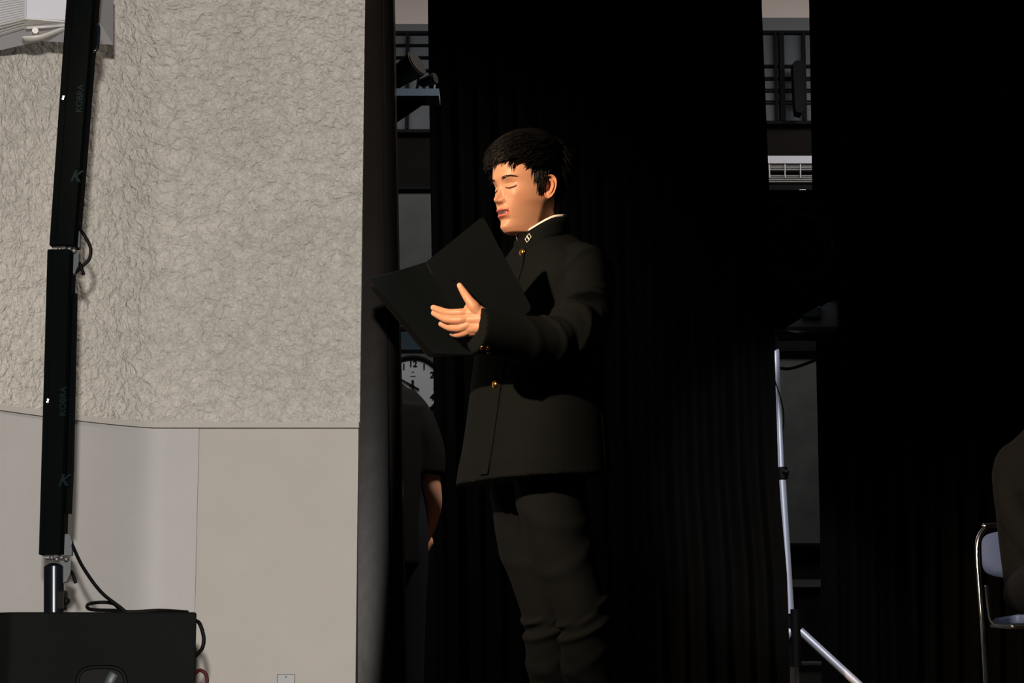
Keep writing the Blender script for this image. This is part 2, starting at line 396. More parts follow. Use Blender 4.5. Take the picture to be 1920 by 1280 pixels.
# white wall loudspeaker top left
SY = 5.35
r = empty('wall_speaker', at(60, 20, SY), 'white box loudspeaker on a tilted bracket high on the stucco wall', 'speaker')
def pxprism(mb, pts, Y, d): mb.prism([at(x, y, Y) for x, y in pts], d)
mb = MB()
a0 = [at(50, -60, SY), at(186, -62, SY+.02), at(184, 42, SY+.02), at(52, 36, SY)]
b0 = [at(-60, -60, SY+.05), at(-60, 58, SY+.05)]
def hexa(mb, f4, d):  mb.prism(f4, d)
mb.prism([at(50, -62, SY), at(186, -64, SY+.03), at(186, 41, SY+.03), at(50, 34, SY)], (0.0, .20, .0))
mb.build('housing', M['white_abs'], r)
mb = MB(); mb.prism([at(-70, -62, SY+.10), at(49.5, -62, SY), at(49.5, 34.5, SY), at(-70, 62, SY+.10)], (0.02, .18, 0)); mb.build('front_baffle', M['white_abs'], r)
mb = MB()
for k in range(26):
    y = -58+k*4.3
    t0 = (y+62)/96
    p = at(-66, -62+124*t0, SY+.095); q = at(46, -62+96.5*t0, SY-.001)
    mb.cyl(p+Vector((0, -.003, 0)), q+Vector((0, -.003, 0)), .0011, 6)
mb.build('grille', M['ivory'], r)
mb = MB(); mb.prism([at(-70, 64, SY+.10), at(48, 36, SY), at(122, 42, SY+.02), at(122, 44, SY+.2), at(60, 60, SY+.14), at(-70, 74, SY+.22)], (0, 0, .004)); mb.build('underside', M['ivory'], r)
mb = MB(); mb.tube([at(45, 72, SY+.05), at(75, 70, SY+.05), at(125, 52, SY+.1), at(178, 40, SY+.2)], (.006, .018), 8, 4); 
mb.tube([at(48, 52, SY+.02), at(85, 50, SY+.02), at(125, 47, SY+.06)], .004, 8, 4); mb.build('bracket', M['ivory'], r)
mb = MB(); mb.cyl(at(66, 57, SY+.0), at(66, 62, SY+.06), .008); mb.build('bolt', M['ivory'], r)

# ================================================================== LINE ARRAY + SUBWOOFER
KY = 4.9
sx0 = at(20, 1147, KY); sx1 = at(369, 1147, KY)
r = empty('subwoofer', ((sx0.x+sx1.x)/2, KY+.3, 0), 'large black textured subwoofer box at the lower left, carrying the speaker column', 'speaker')
mb = MB(); w = sx1.x-sx0.x; hh = sx0.z
Rz = Matrix.Rotation(0, 3, 'Z')
# box drawn as a slightly turned cabinet: front face to the hall, left cheek angled
mb.prism([Vector((sx0.x, KY, .012)), Vector((sx1.x, KY, .012)), Vector((sx1.x-.10, KY+.5, .012)), Vector((sx0.x-.12, KY+.5, .012)), Vector((sx0.x-.12, KY+.09, .012))], (0, 0, hh-.012))
cab = mb.build('cabinet', M['sub'], r)
bv = cab.modifiers.new('b', 'BEVEL'); bv.width = .006; bv.segments = 3
mb = MB()   # handle cup: raised rim + recessed dark cup + grip
hc = at(190, 1292, KY); n = 28
rim = [Vector((hc.x+.055*math.copysign(abs(math.cos(a))**.6, math.cos(a)), KY-.003, hc.z+.05*math.copysign(abs(math.sin(a))**.6, math.sin(a)))) for a in [2*PI*k/n for k in range(n)]]
mb.tube(rim, .005, 8, 1, closed=True); hr = mb.build('handle', M['rubber'], r)
mb = MB(); mb.prism(rim, (0, -.001, 0)); mb.build('handle_cup', M['rubber'], hr)
mb = MB(); mb.tube([at(202, 1292, KY-.008), at(206, 1276, KY-.012), at(214, 1262, KY-.008)], (.012, .006), 10, 4); mb.build('grip', M['grey_plate'], hr)
mb = MB()
for i in (0, 1):
    for j in (0, 1): mb = MB(); mb.cyl((sx0.x+.05+i*(w-.17), KY+.06+j*.36, 0), (sx0.x+.05+i*(w-.17), KY+.06+j*.36, .016), .022); mb.build('rubber_foot', M['rubber'], r)

r = empty('column_loudspeaker', (at(102, 1147, KY+.12).x, KY+.12, sx0.z), 'tall thin black two-section column loudspeaker on a pole above the subwoofer', 'speaker')
CY = KY+.12
def module(p0, p1, wpx0, wpx1, dep, name):
    """tapering prism between pixel centre p0 (bottom) and p1 (top)"""
    a = at(p0[0], p0[1], CY); b = at(p1[0], p1[1], CY); ax = (b-a).normalized(); s = Vector((ax.z, 0, -ax.x))
    wa = wpx0/4000*CY; wb = wpx1/4000*CY
    mb = MB(); v = []
    for (p, wd_) in ((a, wa), (b, wb)):
        # rounded rectangular section
        for (sxx, yy) in ((-.5, -.3), (-.42, -.5), (.42, -.5), (.5, -.3), (.5, .45), (.45, .5), (-.45, .5), (-.5, .45)): v.append(p+s*sxx*wd_+Vector((0, yy*dep, 0)))
    f = [(k, (k+1) % 8, (k+1) % 8+8, k+8) for k in range(8)]+[tuple(reversed(range(8))), tuple(range(8, 16))]
    mb.add(v, f, False); o = mb.build(name, M['abs'], r)
    return o, a, b, s, ax
m1, a1, b1, s1, ax1 = module((98.5, 1040), (115.5, 472), 45, 48, .062, 'lower_enclosure')
m2, a2, b2, s2, ax2 = module((121, 463), (158.5, -40), 52, 58, .062, 'upper_enclosure')
def fillet(mod, a, b, s, offs, w_, name, t0=0.0, t1=1.0, m='abs'):
    mb = MB(); p = a+(b-a)*t0+s*offs; q = a+(b-a)*t1+s*offs
    mb.prism([p-s*w_, p+s*w_, q+s*w_, q-s*w_], (0, -.034, 0)); return mb.build(name, M[m], mod)
fillet(m1, a1, b1, s1, -.016, .002, 'grille_edge'); fillet(m2, a2, b2, s2, -.018, .002, 'grille_edge')
# fin on the right of each module
mb = MB(); mb.prism([at(121, 960, CY), at(118, 560, CY), at(141, 548, CY), at(140, 600, CY), at(134, 880, CY), at(130, 962, CY)], (0, .03, 0)); mb.build('rear_housing', M['abs'], m1)
mb = MB(); mb.prism([at(150, -30, CY), at(130, 396, CY), at(151, 388, CY), at(184, -30, CY)], (0, .03, 0)); mb.build('rear_housing', M['abs'], m2)
mb = MB(); mb.prism([at(138, 548, CY+.01), at(130, 520, CY+.01), at(130, 470, CY+.01), at(134, 392, CY+.01), at(146, 392, CY+.01), at(142, 430, CY+.01), at(138, 520, CY+.01)], (0, .02, 0)); mb.build('rear_spine', M['abs'], m2)
# joints
def joint(dx, dy):
    mb = MB(); mb.prism([at(x+dx, y+dy, CY-.005) for x, y in ((131, 423), (145, 423), (150, 437), (149, 463), (130, 463))], (0, .02, 0))
    mb.prism([at(x+dx, y+dy, CY-.005) for x, y in ((128, 473), (148, 473), (147, 495), (140, 512), (128, 516))], (0, .02, 0)); mb.build('joint_plate', M['grey_plate'], r)
    mb = MB(); mb.cyl(at(100+dx, 467+dy, CY-.008), at(124+dx, 466+dy, CY-.008), .0065, 12)
    for k in range(4): mb.sphere(at(112+k*9+dx, 467+(k % 2)*3+dy, CY-.024), .006, seg=10, rings=8)
    mb.build('hinge_pin', M['silver'], r)
    mb = MB(); mb.tube([at(149+dx, 493+dy, CY+.0), at(152+dx, 500+dy, CY-.01), at(157+dx, 515+dy, CY-.01)], .0042, 8, 3); mb.build('latch_lever', M['rubber'], r)
joint(0, 0); joint(-15, 578)
mb = MB(); mb.tube([at(146, 424, CY+.01), at(160, 444, CY+.0), at(170, 466, CY-.0), at(167, 486, CY), at(155, 498, CY), at(141, 512, CY+.01)], .0042, 10, 6); mb.build('link_cable', M['rubber'], r)
# carrying loop near the top
mb = MB(); mb.tube([at(176, 46, CY), at(184, 50, CY), at(184, 70, CY), at(181, 92, CY), at(173, 96, CY)], .0048, 10, 5); mb.build('handle', M['pole_black'], r)
# pole on the subwoofer
mb = MB(); mb.cyl(at(101, 1150, CY), at(101, 1062, CY), .0238, 28); mb.sphere(at(101, 1064, CY), (.0238, .0238, .012)); mb.build('pole', M['pole_black'], r)
mb = MB(); mb.box(at(116, 1125, CY), (.02, .04, .045), bevel=.004); mb.sphere(at(124, 1126, CY), .009); mb.build('pole_clamp', M['rubber'], r)
# lettering
def letter(txt, px, py, size, ax, s, rot, par, shear=0, bold=0):
    o = at(px, py, CY-.033)
    x, y = (ax, -s) if rot else (s, ax)
    v, f = text_mesh(txt, size, .0005, frameM(o, x, y), shear, bold)
    mb = MB(); mb.add(v, f); return mb.build('lettering', M['print'], par)
letter('KOBRA', 118.5, 752, .0165*1.28, ax1, s1, True, m1, bold=.0004)
letter('KOBRA', 150, 185, .0165*1.28, ax2, s2, True, m2, bold=.0004)
letter('K', 118, 901, .038, ax1, s1, False, m1, .35, .001)
letter('K', 141, 331, .038, ax2, s2, False, m2, .35, .001)
for (px, py, par) in ((119, 181, m2), (90, 749, m1)):  # chrome studs for the bright marks on each section
    mb = MB(); mb.cyl(at(px, py, CY-.031), at(px, py, CY-.034), .0022, 10); mb.cyl(at(px-1, py+4, CY-.031), at(px-1, py+4, CY-.034), .0022, 10); mb.build('bright_stud', M['chrome'], par)
# cables
mb = MB(); mb.tube([at(122, 998, CY), at(134, 1018, CY), at(155, 1062, CY-.02), at(190, 1110, CY-.04), at(232, 1144, CY-.05), at(215, 1144, CY-.04), at(170, 1142, CY-.02), at(165, 1133, CY+.0), at(185, 1129, CY+.03), at(212, 1131, CY+.03), at(236, 1146, CY+.03), at(300, 1144, CY+.05), at(352, 1147, CY+.1)], .0042, 10, 7)
tag(mb.build('speaker_cable', M['rubber']), 'black cable looping from the speaker column down to the subwoofer top', 'cable')
mb = MB(); mb.tube([at(367, 1163, KY+.06), at(375, 1170, KY+.05), at(382, 1195, KY+.05), at(379, 1215, KY+.05), at(366, 1230, KY+.06)], .0045, 10, 6)
tag(mb.build('speaker_cable', M['rubber']), 'black cable bulging out of the right side of the subwoofer', 'cable')
mb = MB(); mb.tube([at(366, 1262, KY+.06), at(375, 1256, KY+.05), at(386, 1264, KY+.05), at(388, 1280, KY+.05), at(380, 1296, KY+.05), at(366, 1300, KY+.06)], .0042, 10, 6)
tag(mb.build('speaker_cable', M['red']), 'dark red cable loop at the right side of the subwoofer', 'cable')

# ================================================================== PEOPLE
SK = (.57, .305, .190); LIP = (.52, .15, .12)
def smooth_interp(t, ts, vals, k=9):
    y = np.interp(t, ts, vals); pad = np.pad(y, k, mode='edge')
    # reflect slope at ends
    pad[:k] = 2*y[0]-y[1:k+1][::-1]; pad[-k:] = 2*y[-1]-y[-k-1:-1][::-1]
    w = np.hanning(2*k+3)[1:-1]; w /= w.sum()
    return np.convolve(pad, w, mode='valid')
ST = np.array([  # Fy, Fz, By, Bz, W, k
 (.004, .124, .010, .124, .003, 0), (-.035, .119, .045, .118, .045, 0), (-.060, .103, .075, .102, .062, 0), (-.078, .08, .092, .08, .071, 0),
 (-.087, .055, .099, .055, .0755, .02), (-.090, .032, .100, .030, .0765, .05), (-.084, .010, .097, .005, .0755, .05), (-.085, -.012, .09, -.018, .0735, .06),
 (-.087, -.035, .082, -.038, .0705, .10), (-.089, -.052, .074, -.055, .064, .20), (-.087, -.07, .067, -.068, .059, .26), (-.086, -.085, .062, -.08, .054, .32),
 (-.087, -.1, .060, -.09, .049, .38), (-.079, -.1125, .058, -.1, .0455, .38), (-.062, -.116, .058, -.108, .047, .25), (-.040, -.110, .058, -.118, .052, .1),
 (-.030, -.12, .059, -.13, .057, 0), (-.024, -.15, .062, -.15, .057, 0), (-.020, -.2, .066, -.2, .055, 0)])
def head_grid(NV=270, NU=240, features=True):
    t = np.linspace(0, len(ST)-1, NV); ts = np.arange(len(ST)); kk = max(3, int(NV/len(ST)*.55))
    Fy, Fz, By, Bz, W, K = [smooth_interp(t, ts, ST[:, i], kk) for i in range(6)]
    ph = np.linspace(-PI, PI, NU, endpoint=False)
    ph = ph-.55*np.sin(ph)*1.0   # denser at the front (phi = 0)
    c = np.cos(ph); s = np.sin(ph)
    g = (1+c)/2
    y = By[:, None]+(Fy-By)[:, None]*g; z = Bz[:, None]+(Fz-Bz)[:, None]*g
    x = W[:, None]*np.sign(s)*np.abs(s)**.86*(1-K[:, None]*np.clip(c, 0, 1)**1.0)
    col = np.empty(x.shape+(3,)); col[:] = SK
    if features:
        fr = np.clip((c-.05)/.4, 0, 1)[None, :]*np.ones_like(x); ax = np.abs(x)
        G = lambda v, m, sg: np.exp(-((v-m)/sg)**2)
        d = np.zeros_like(x)
        hn = np.interp(z, [-.0420, -.0385, -.0325, -.028, -.023, -.015, -.003, .009, .022], [0, .006, .0185, .0215, .0205, .0150, .0075, .0025, 0])
        sg = np.interp(z, [-.045, -.03, -.005, .02], [.0095, .0085, .0060, .007])
        d += hn*np.exp(-(ax/sg)**2.3)
        d += .0085*G(ax, .0128, .0052)*G(z, -.0300, .0065)         # wings
        d -= .004*G(ax, .0075, .003)*G(z, -.0385, .0025)           # nostrils
        d -= .0075*G(ax, .030, .0135)*G(z, .008, .0105)            # sockets
        d += .0070*G(ax, .0315, .0110)*G(z, .0045, .0070)          # lids over eyeballs
        d -= .0016*G(z, .0118, .0014)*G(ax, .032, .012)            # lid crease
        ze = -.0018+.0036*((ax-.0315)/.0135)**2
        d -= .0022*np.exp(-((z-ze+.0008)/.0011)**2)*(np.abs(ax-.0315) < .0150)
        d += .0026*G(z, .027, .008)*G(ax, .024, .018)              # brow ridge
        d += .0045*G(ax, .046, .014)*G(z, -.018, .014)             # cheek bones
        d += .0035*G(ax, 0, .028)*G(z, -.055, .018)                # muzzle
        mw = np.clip(1-(ax/.0245)**2, 0, 1)**.6
        d += .0055*np.exp(-((z+.0545)/.0042)**2)*mw
        d += .0068*np.exp(-((z+.0695)/.0048)**2)*np.clip(1-(ax/.0225)**2, 0, 1)**.6
        d -= .0080*np.exp(-((z+.0612)/.0036)**2)*mw
        d -= .0012*G(ax, 0, .003)*G(z, -.048, .004)
        d -= .0035*G(z, -.080, .005)*G(ax, 0, .018)
        d += .0045*G(z, -.098, .011)*G(ax, 0, .018)
        d -= .0018*np.exp(-((ax-.019-(-.035-z)*.35)/.003)**2)*np.clip(1-np.abs(z+.046)/.018, 0, 1)  # smile fold
        y -= d*fr
        x = x*(1+0*d)
        def paint(mask, rgb):
            m = np.clip(mask*fr, 0, 1)[..., None]; col[:] = col*(1-m)+np.array(rgb)*m
        red = .30*G(ax, .045, .02)*G(z, -.025, .02)+.25*G(ax, 0, .012)*G(z, -.034, .01)
        paint(red, (.56, .25, .17))
        lw = np.clip(1-(ax/.0245)**2, 0, 1)**.5
        up = -.0500-.0060*(ax/.024)**2+.0012*np.exp(-(ax/.003)**2)*-1
        lo = -.0752+.0085*(ax/.024)**2
        paint(np.clip((up-z)/.0014+.5, 0, 1)*np.clip((z-lo)/.0014+.5, 0, 1)*(ax < .0245), LIP)
        zu = -.0568-.0030*(ax/.02)**2; zl = -.0660+.0045*(ax/.02)**2
        op = np.clip((zu-z)/.0008+.5, 0, 1)*np.clip((z-zl)/.0008+.5, 0, 1)*(ax < .020)
        paint(op, (.06, .015, .012))  # shade inside the open mouth put into the skin colour
        th_ = op*(z > -.0618)*(ax < .0160); paint(th_, (.95, .92, .85))
        paint(np.exp(-((z-ze)/.0015)**2)*(np.abs(ax-.0315) < .0150), (.012, .008, .007))
        paint(.55*G(z, .0118, .0012)*(np.abs(ax-.0315) < .013), (.25, .12, .08))  # lid crease shade painted into the skin colour
        paint(.8*G(ax, .0072, .0024)*G(z, -.0395, .0020), (.10, .03, .025))  # nostril shade painted into the skin colour
    return x, y, z, col, c
def grid_faces(NV, NU, cap=True):
    f = [(j*NU+i, (j+1)*NU+i, (j+1)*NU+(i+1) % NU, j*NU+(i+1) % NU) for j in range(NV-1) for i in range(NU)]
    if cap: f.append(tuple(range(NU))); f.append(tuple((NV-1)*NU+i for i in reversed(range(NU))))
    return f
def ear_geo(side=1):
    """ear in head coordinates (side=+1: the person's left ear)"""
    NR, NT = 22, 56; v = []
    ctr = Vector((.0735*side, .010, -.005)); 
    out = Vector((side, .0, 0)); back = Vector((.38*side, .92, 0)).normalized(); up = Vector((0.05*side, .16, .98)).normalized()
    n = up.cross(back)*side; n = -n if n.dot(out) < 0 else n
    for i in range(NR+5):
        for k in range(NT):
            th = 2*PI*k/NT; ct, s_ = math.cos(th), math.sin(th)     # th=0 back, pi/2 up
            if i < NR: rho = i/(NR-1); back_off = None
            else: rho = (1.0, .97, .9, .8, .68)[i-NR]; back_off = (.002, .005, .009, .013, .018)[i-NR]
            ry = .0180 if ct > 0 else .0150
            rz = .0310*(1 if s_ > 0 else 1.03)
            w_ = ry*(1+.16*s_)
            lobe = max(0, -s_-.55)/.45; front = max(0, -ct)
            pos = ctr+back*(w_*rho*ct+.003)+up*(rz*rho*s_)
            G = lambda m, sg: math.exp(-((rho-m)/sg)**2)
            if back_off is None:
                h = .0062*G(.93, .10)*(1-.6*lobe)*(1-.75*front*(abs(s_) < .55)) - .0018*G(.74, .10)*(1-lobe) + .0048*G(.55, .11)*(1 if ct > -.2 else .2)*(1-lobe) - .0085*G(.12, .26) + .0035*lobe*G(.6, .35)
                h += .005*G(.62, .14)*max(0, -ct)*math.exp(-((s_+.15)/.35)**2)   # tragus
            else: h = .004-back_off
            v.append(pos+n*(h+.006+.004*rho*ct))
    f = [(i*NT+k, (i+1)*NT+k, (i+1)*NT+(k+1) % NT, i*NT+(k+1) % NT) for i in range(NR+4) for k in range(NT)]
    if side > 0: f = [tuple(reversed(q)) for q in f]
    return [tuple(p) for p in v], f
def hair_mask(x, y, z):
    """>0 where hair grows"""
    ax = np.abs(x)
    line = np.interp(y, [-.10, -.075, -.055, -.035, -.022, -.006, .006, .022, .04, .12], [.078, .076, .068, .052, .012, -.014, .028, .030, -.045, -.072])
    return z-line
def hair_cap(lift=.006):
    NV, NU = 130, 160
    x, y, z, col, c = head_grid(NV, NU, False)
    m = hair_mask(x, y, z); k = np.clip((m+.002)/.016, 0, 1)
    cx, cy, cz = 0, .005, .02
    d = np.stack([x-cx, (y-cy)*.8, (z-cz)*.9], -1); d /= np.linalg.norm(d, axis=-1, keepdims=True)
    rs = np.random.RandomState(5)
    # clumpy relief
    ang = np.arctan2(x, -y); rel = .0008*np.sin(ang*13+5*np.sin(z*47))
    top = np.clip((z-.05)/.06, 0, 1)*(1-.85*np.clip((-y+.01)/.05, 0, 1)*np.clip((.125-z)/.03, 0, 1))
    L = k*(lift+.017*top+rel*(.5+top))-.001*(1-k)
    p = np.stack([x, y, z], -1)+d*L[..., None]
    f = grid_faces(NV, NU, True)
    mm = (m > -.004).reshape(-1)
    f = [q for q in f if all(mm[i] for i in q)]
    return p.reshape(-1, 3), f
def fringe_z(x):
    return .063+.007*math.sin(x*210+1.0)+.004*math.sin(x*430)-.020*math.exp(-((x-.046)/.009)**2)-.010*math.exp(-((x+.02)/.008)**2)
def strand(mb, pts, r0):
    n = len(pts); v = []
    for i, p in enumerate(pts):
        t = (pts[min(n-1, i+1)]-pts[max(0, i-1)]); t = t.normalized() if t.length > 0 else Vector((0, 0, 1))
        a = t.orthogonal().normalized(); b = t.cross(a); r = r0*(1-.92*(i/(n-1))**1.6)*(.6+.4*min(1, i/1.0))
        for k in range(4): v.append(p+(a*math.cos(k*PI/2)+b*math.sin(k*PI/2))*r)
    f = [(i*4+k, i*4+(k+1) % 4, (i+1)*4+(k+1) % 4, (i+1)*4+k) for i in range(n-1) for k in range(4)]
    mb.add(v, f, True)
def hair_strands(count=3000, seed=2, fringe=True):
    rs = random.Random(seed); mb = MB()
    x, y, z, col, c = head_grid(130, 160, False); m = hair_mask(x, y, z)
    idx = np.argwhere(m > .001); made = 0
    while made < count:
        j, i = idx[rs.randrange(len(idx))]
        p = Vector((x[j, i], y[j, i], z[j, i])); 
        if j < 6 and rs.random() < .8: continue
        n = Vector((p.x/.0765**2, (p.y-.005)/.1**2, (p.z-.02)/.105**2)).normalized()
        top = max(0, min(1, (p.z-.045)/.05))
        if p.z > .05:     # combed forwards with a parting towards the far side
            d = Vector((-.35+.5*p.x/.07, -1.0 if p.y < .06 else .2, -.15+rs.uniform(-.2, .25)))
            if p.y > .045: d = Vector((p.x*6, .7, -.8))
            ln = rs.uniform(.040, .062)
        else:
            d = Vector((0, -.1 if p.y < .02 else .35, -1)); ln = rs.uniform(.020, .036)
        d += Vector((rs.uniform(-.3, .3), rs.uniform(-.3, .3), rs.uniform(-.15, .15)))
        top *= 1-.8*max(0, min(1, (-p.y+.01)/.05))*max(0, min(1, (.125-p.z)/.03)); lift = (.010 if p.z < .05 else .014+.012*top)*min(1, max(.15, (m[j, i])/.018))
        pts = [p-n*.001]; q = p+n*lift*(.55+.75*top); dd = d.normalized(); seg = 6
        for s in range(seg):
            n = Vector((q.x/.0765**2, (q.y-.005)/.1**2, (q.z-.02)/.105**2)).normalized()
            tdir = (dd-n*dd.dot(n)*.9); tdir = tdir.normalized()
            q = q+tdir*(ln/seg)
            # stay outside the skull
            e = math.sqrt((q.x/.078)**2+((q.y-.005)/(.101 if q.y > .005 else .0935))**2+((q.z-.02)/.106)**2)
            em = 1.04+.24*max(0, min(1, (q.z-.05)/.06))*(1-.9*max(0, min(1, (-q.y+.01)/.05))*max(0, min(1, (.130-q.z)/.03)))
            if e < em and q.z > .0: q = Vector((q.x*em/e, .005+(q.y-.005)*em/e, .02+(q.z-.02)*em/e))
            if q.z < .07 and q.y < -.07: q.y -= .001; dd = (dd+Vector((0, 0, -.7))).normalized()
            if (q.y < -.060 and q.z < fringe_z(q.x)) or q.y < -.0985: break
            pts.append(q.copy())
        if len(pts) < 3: continue
        strand(mb, pts, rs.uniform(.0013, .0026)); made += 1
    return mb
_hx, _hy, _hz, _, _ = head_grid(270, 240)
_fr = (_hy < -.03)
def face_y(x, z):
    d = (_hx[_fr]-x)**2+(_hz[_fr]-z)**2; i = np.argsort(d)[:4]
    return float(_hy[_fr][i].mean())
def lash(side):
    mb = MB(); pts = []
    for t in np.linspace(-1, 1, 13):
        ax = .0315+.0145*t; z = -.0018+.0036*t*t*1.15-.0004; pts.append(Vector((ax*side, face_y(ax*side, z)-.0004, z)))
    mb.tube(pts, [.0003, .0007, .0010, .0011, .0012, .0013, .0013, .0013, .0013, .0012, .0011, .0008, .0003], 8, 2)
    rs = random.Random(4)
    for k in range(26):
        p = pts[min(12, int(k/2))].lerp(pts[min(12, int(k/2)+1)], (k % 2)/2); strand(mb, [p, p+Vector((.0006*side, -.0022, -.0012)), p+Vector((.0014*side, -.0040, -.0020))], .00025)
    return mb
def brow_strands(side):
    mb = MB(); rs = random.Random(11)
    for k in range(150):
        t = rs.random(); ax = .014+.034*t
        zc = .0250+.0038*math.sin(t*PI*.75)-.003*max(0, t-.7)*3; w = .0034*(1-.6*t)
        zz = zc+rs.uniform(-w, w); q = []
        sl = .22+rs.uniform(-.15, .15)-.5*t
        for u in (0, .0028, .0056): q.append(Vector(((ax+u)*side, face_y((ax+u)*side, zz+u*sl)-.0005, zz+u*sl)))
        strand(mb, q, .00036)
    return mb

def place(mb_or_v, MX):
    return [tuple(MX@Vector(p)) for p in mb_or_v]
class Body:
    """one skin mesh per person, with a pigment attribute that also holds painted shade in face hollows"""
    def __init__(s): s.v = []; s.f = []; s.c = []
    def add(s, v, f, c=None):
        o = len(s.v); s.v += [tuple(p) for p in v]; s.f += [tuple(i+o for i in q) for q in f]
        s.c += [tuple(q) for q in c] if c is not None else [SK]*len(v)
    def build(s, name, root, rgbmul=(1, 1, 1)):
        me = bpy.data.meshes.new(name); off = Vector(root.location)
        me.from_pydata([tuple(Vector(p)-off) for p in s.v], [], s.f)
        me.polygons.foreach_set('use_smooth', [True]*len(s.f))
        a = me.color_attributes.new('Col', 'FLOAT_COLOR', 'POINT')
        buf = np.ones((len(s.v), 4)); buf[:, :3] = np.array(s.c)*np.array(rgbmul); a.data.foreach_set('color', buf.reshape(-1))
        me.update(); me.materials.append(M['skin']); o = bpy.data.objects.new(name, me); C.objects.link(o); o.parent = root
        return o
def add_head(body, MX, NV=270, NU=240):
    x, y, z, col, c = head_grid(NV, NU)
    p = np.stack([x, y, z], -1).reshape(-1, 3); body.add(place(p, MX), grid_faces(NV, NU), col.reshape(-1, 3))
    for sd in (1, -1):
        v, f = ear_geo(sd); cc = [(SK[0]*1.0, SK[1]*.86, SK[2]*.84)]*len(v); body.add(place(v, MX), f, cc)
def add_hair(root, MX, count):
    v, f = hair_cap(); mb = MB(); mb.add(place(v, MX), f, True)
    h = hair_strands(count); mb.add(place(h.v, MX), h.f, True); o = mb.build('hair', M['hair'], root)
    for sd in (1, -1):
        b = brow_strands(sd); mb = MB(); mb.add(place(b.v, MX), b.f, True); mb.build('eyebrow', M['hair'], root)
        b = lash(sd); mb = MB(); mb.add(place(b.v, MX), b.f, True); mb.build('eyelash', M['hair'], root)
    return o
def headM(pos, yaw, pitch, roll=0, s=1.0):
    return Matrix.Translation(pos)@Matrix.Rotation(math.radians(yaw), 4, 'Z')@Matrix.Rotation(math.radians(pitch), 4, 'X')@Matrix.Rotation(math.radians(roll), 4, 'Y')@Matrix.Scale(s, 4)

# ------------------------------------------------------------------ the reader
BX, BYc = 0.075, 5.30
YAW = -58
body_root = empty('person', (0.13, 5.32, 0), 'standing person in a black high-collared school uniform reading from an open black folder', 'person')
fw = Vector((math.sin(math.radians(YAW)), -math.cos(math.radians(YAW)), 0)); lf = Vector((math.cos(math.radians(YAW)), math.sin(math.radians(YAW)), 0))
JT = [  # z, cx, a, b_front, b_back
 (.772, .070, .207, .196, .150), (.85, .070, .201, .178, .145), (.95, .068, .196, .158, .138), (1.03, .070, .194, .148, .134), (1.12, .078, .196, .140, .134),
 (1.20, .088, .200, .136, .136), (1.265, .094, .202, .130, .136), (1.315, .098, .180, .113, .125), (1.350, .094, .130, .088, .105), (1.375, .088, .088, .072, .084), (1.395, .084, .070, .060, .068)]
JT = np.array(JT)
def torso(z, phi, off=0.0):
    """point on the jacket; phi = 0 front, +90 deg = the person's left"""
    cx, a, bf, bb = [np.interp(z, JT[:, 0], JT[:, i]) for i in (1, 2, 3, 4)]
    c_, s_ = math.cos(phi), math.sin(phi); b = bf if c_ > 0 else bb
    e = .82; cc = math.copysign(abs(c_)**e, c_); ss = math.copysign(abs(s_)**e, s_)
    fold = 1+.012*math.sin(3*phi+z*9)*math.sin(z*7)+.010*math.sin(7*phi+z*5)*max(0, 1.05-z)
    return Vector((cx, BYc, z))+fw*(b*fold*cc+off*c_)+lf*(a*fold*ss+off*s_)
mb = MB(); NT = 72; zs = np.concatenate([np.linspace(.772, 1.395, 60)]); v = []
for z in zs:
    for k in range(NT):
        ph = 2*PI*k/NT; p = torso(z, ph)
        if z < .80: p.z += -.012*math.cos(ph)+(.010 if math.cos(ph) < 0 else 0)*0
        v.append(p)
f = [(j*NT+k, j*NT+(k+1) % NT, (j+1)*NT+(k+1) % NT, (j+1)*NT+k) for j in range(len(zs)-1) for k in range(NT)]
f += [tuple(reversed(range(NT))), tuple((len(zs)-1)*NT+k for k in range(NT))]
mb.add(v, f)
# near sleeve (the person's left arm)
sh = torso(1.285, PI/2)-lf*.052+Vector((0, 0, .0))
el = at(1076, 636, 5.09); cu = at(893, 619, 4.975)
def rid(t, th, t0, ph, k, w, A): 
    return A*math.exp(-((t-t0-k*math.cos(th-ph))/w)**2)
def slfn(t, th):
    s = 1.0
    for (t0, ph, k, w, A) in ((.24, 2.6, .10, .018, .06), (.30, .5, .05, .02, .05), (.38, .9, .06, .018, .07), (.45, 2.2, .07, .018, .10), (.50, 2.6, .09, .016, .12), (.55, 3.0, .10, .016, -.10), (.60, 3.3, .11, .018, .11), (.66, 3.0, .09, .018, -.08), (.72, 2.6, .08, .02, .07), (.80, 2.0, .05, .02, .04)):
        s += 1.5*rid(t, th, t0, ph, k, w*.85, A)
    return s
mb.tube([sh+Vector((-.010, .03, .022)), sh, sh*.55+el*.45+Vector((.012, 0, 0)), el+Vector((.006, 0, .035)), el*.75+cu*.25+Vector((0, 0, -.008)), el*.35+cu*.65+Vector((0, 0, -.008)), cu],
        [.050, .066, .067, .063, .060, .056, .055], 48, 14, fn=slfn)
# far sleeve (right arm)
shr = torso(1.285, -PI/2)+lf*.045+Vector((0, 0, .015))
elr = shr+Vector((.03, .03, -.17)); wr = at(830, 592, 5.27)
mb.tube([shr+Vector((0, 0, .03)), shr, shr*.5+elr*.5, elr, elr*.5+wr*.5, wr+(elr-wr)*.12], [.050, .064, .064, .060, .056, .050], 32, 8)
jv, jf = remesh(mb, .0042, 4, .5)
J = MB(); J.add(jv, jf, True); jacket = J.build('uniform_jacket', M['wool'], body_root)
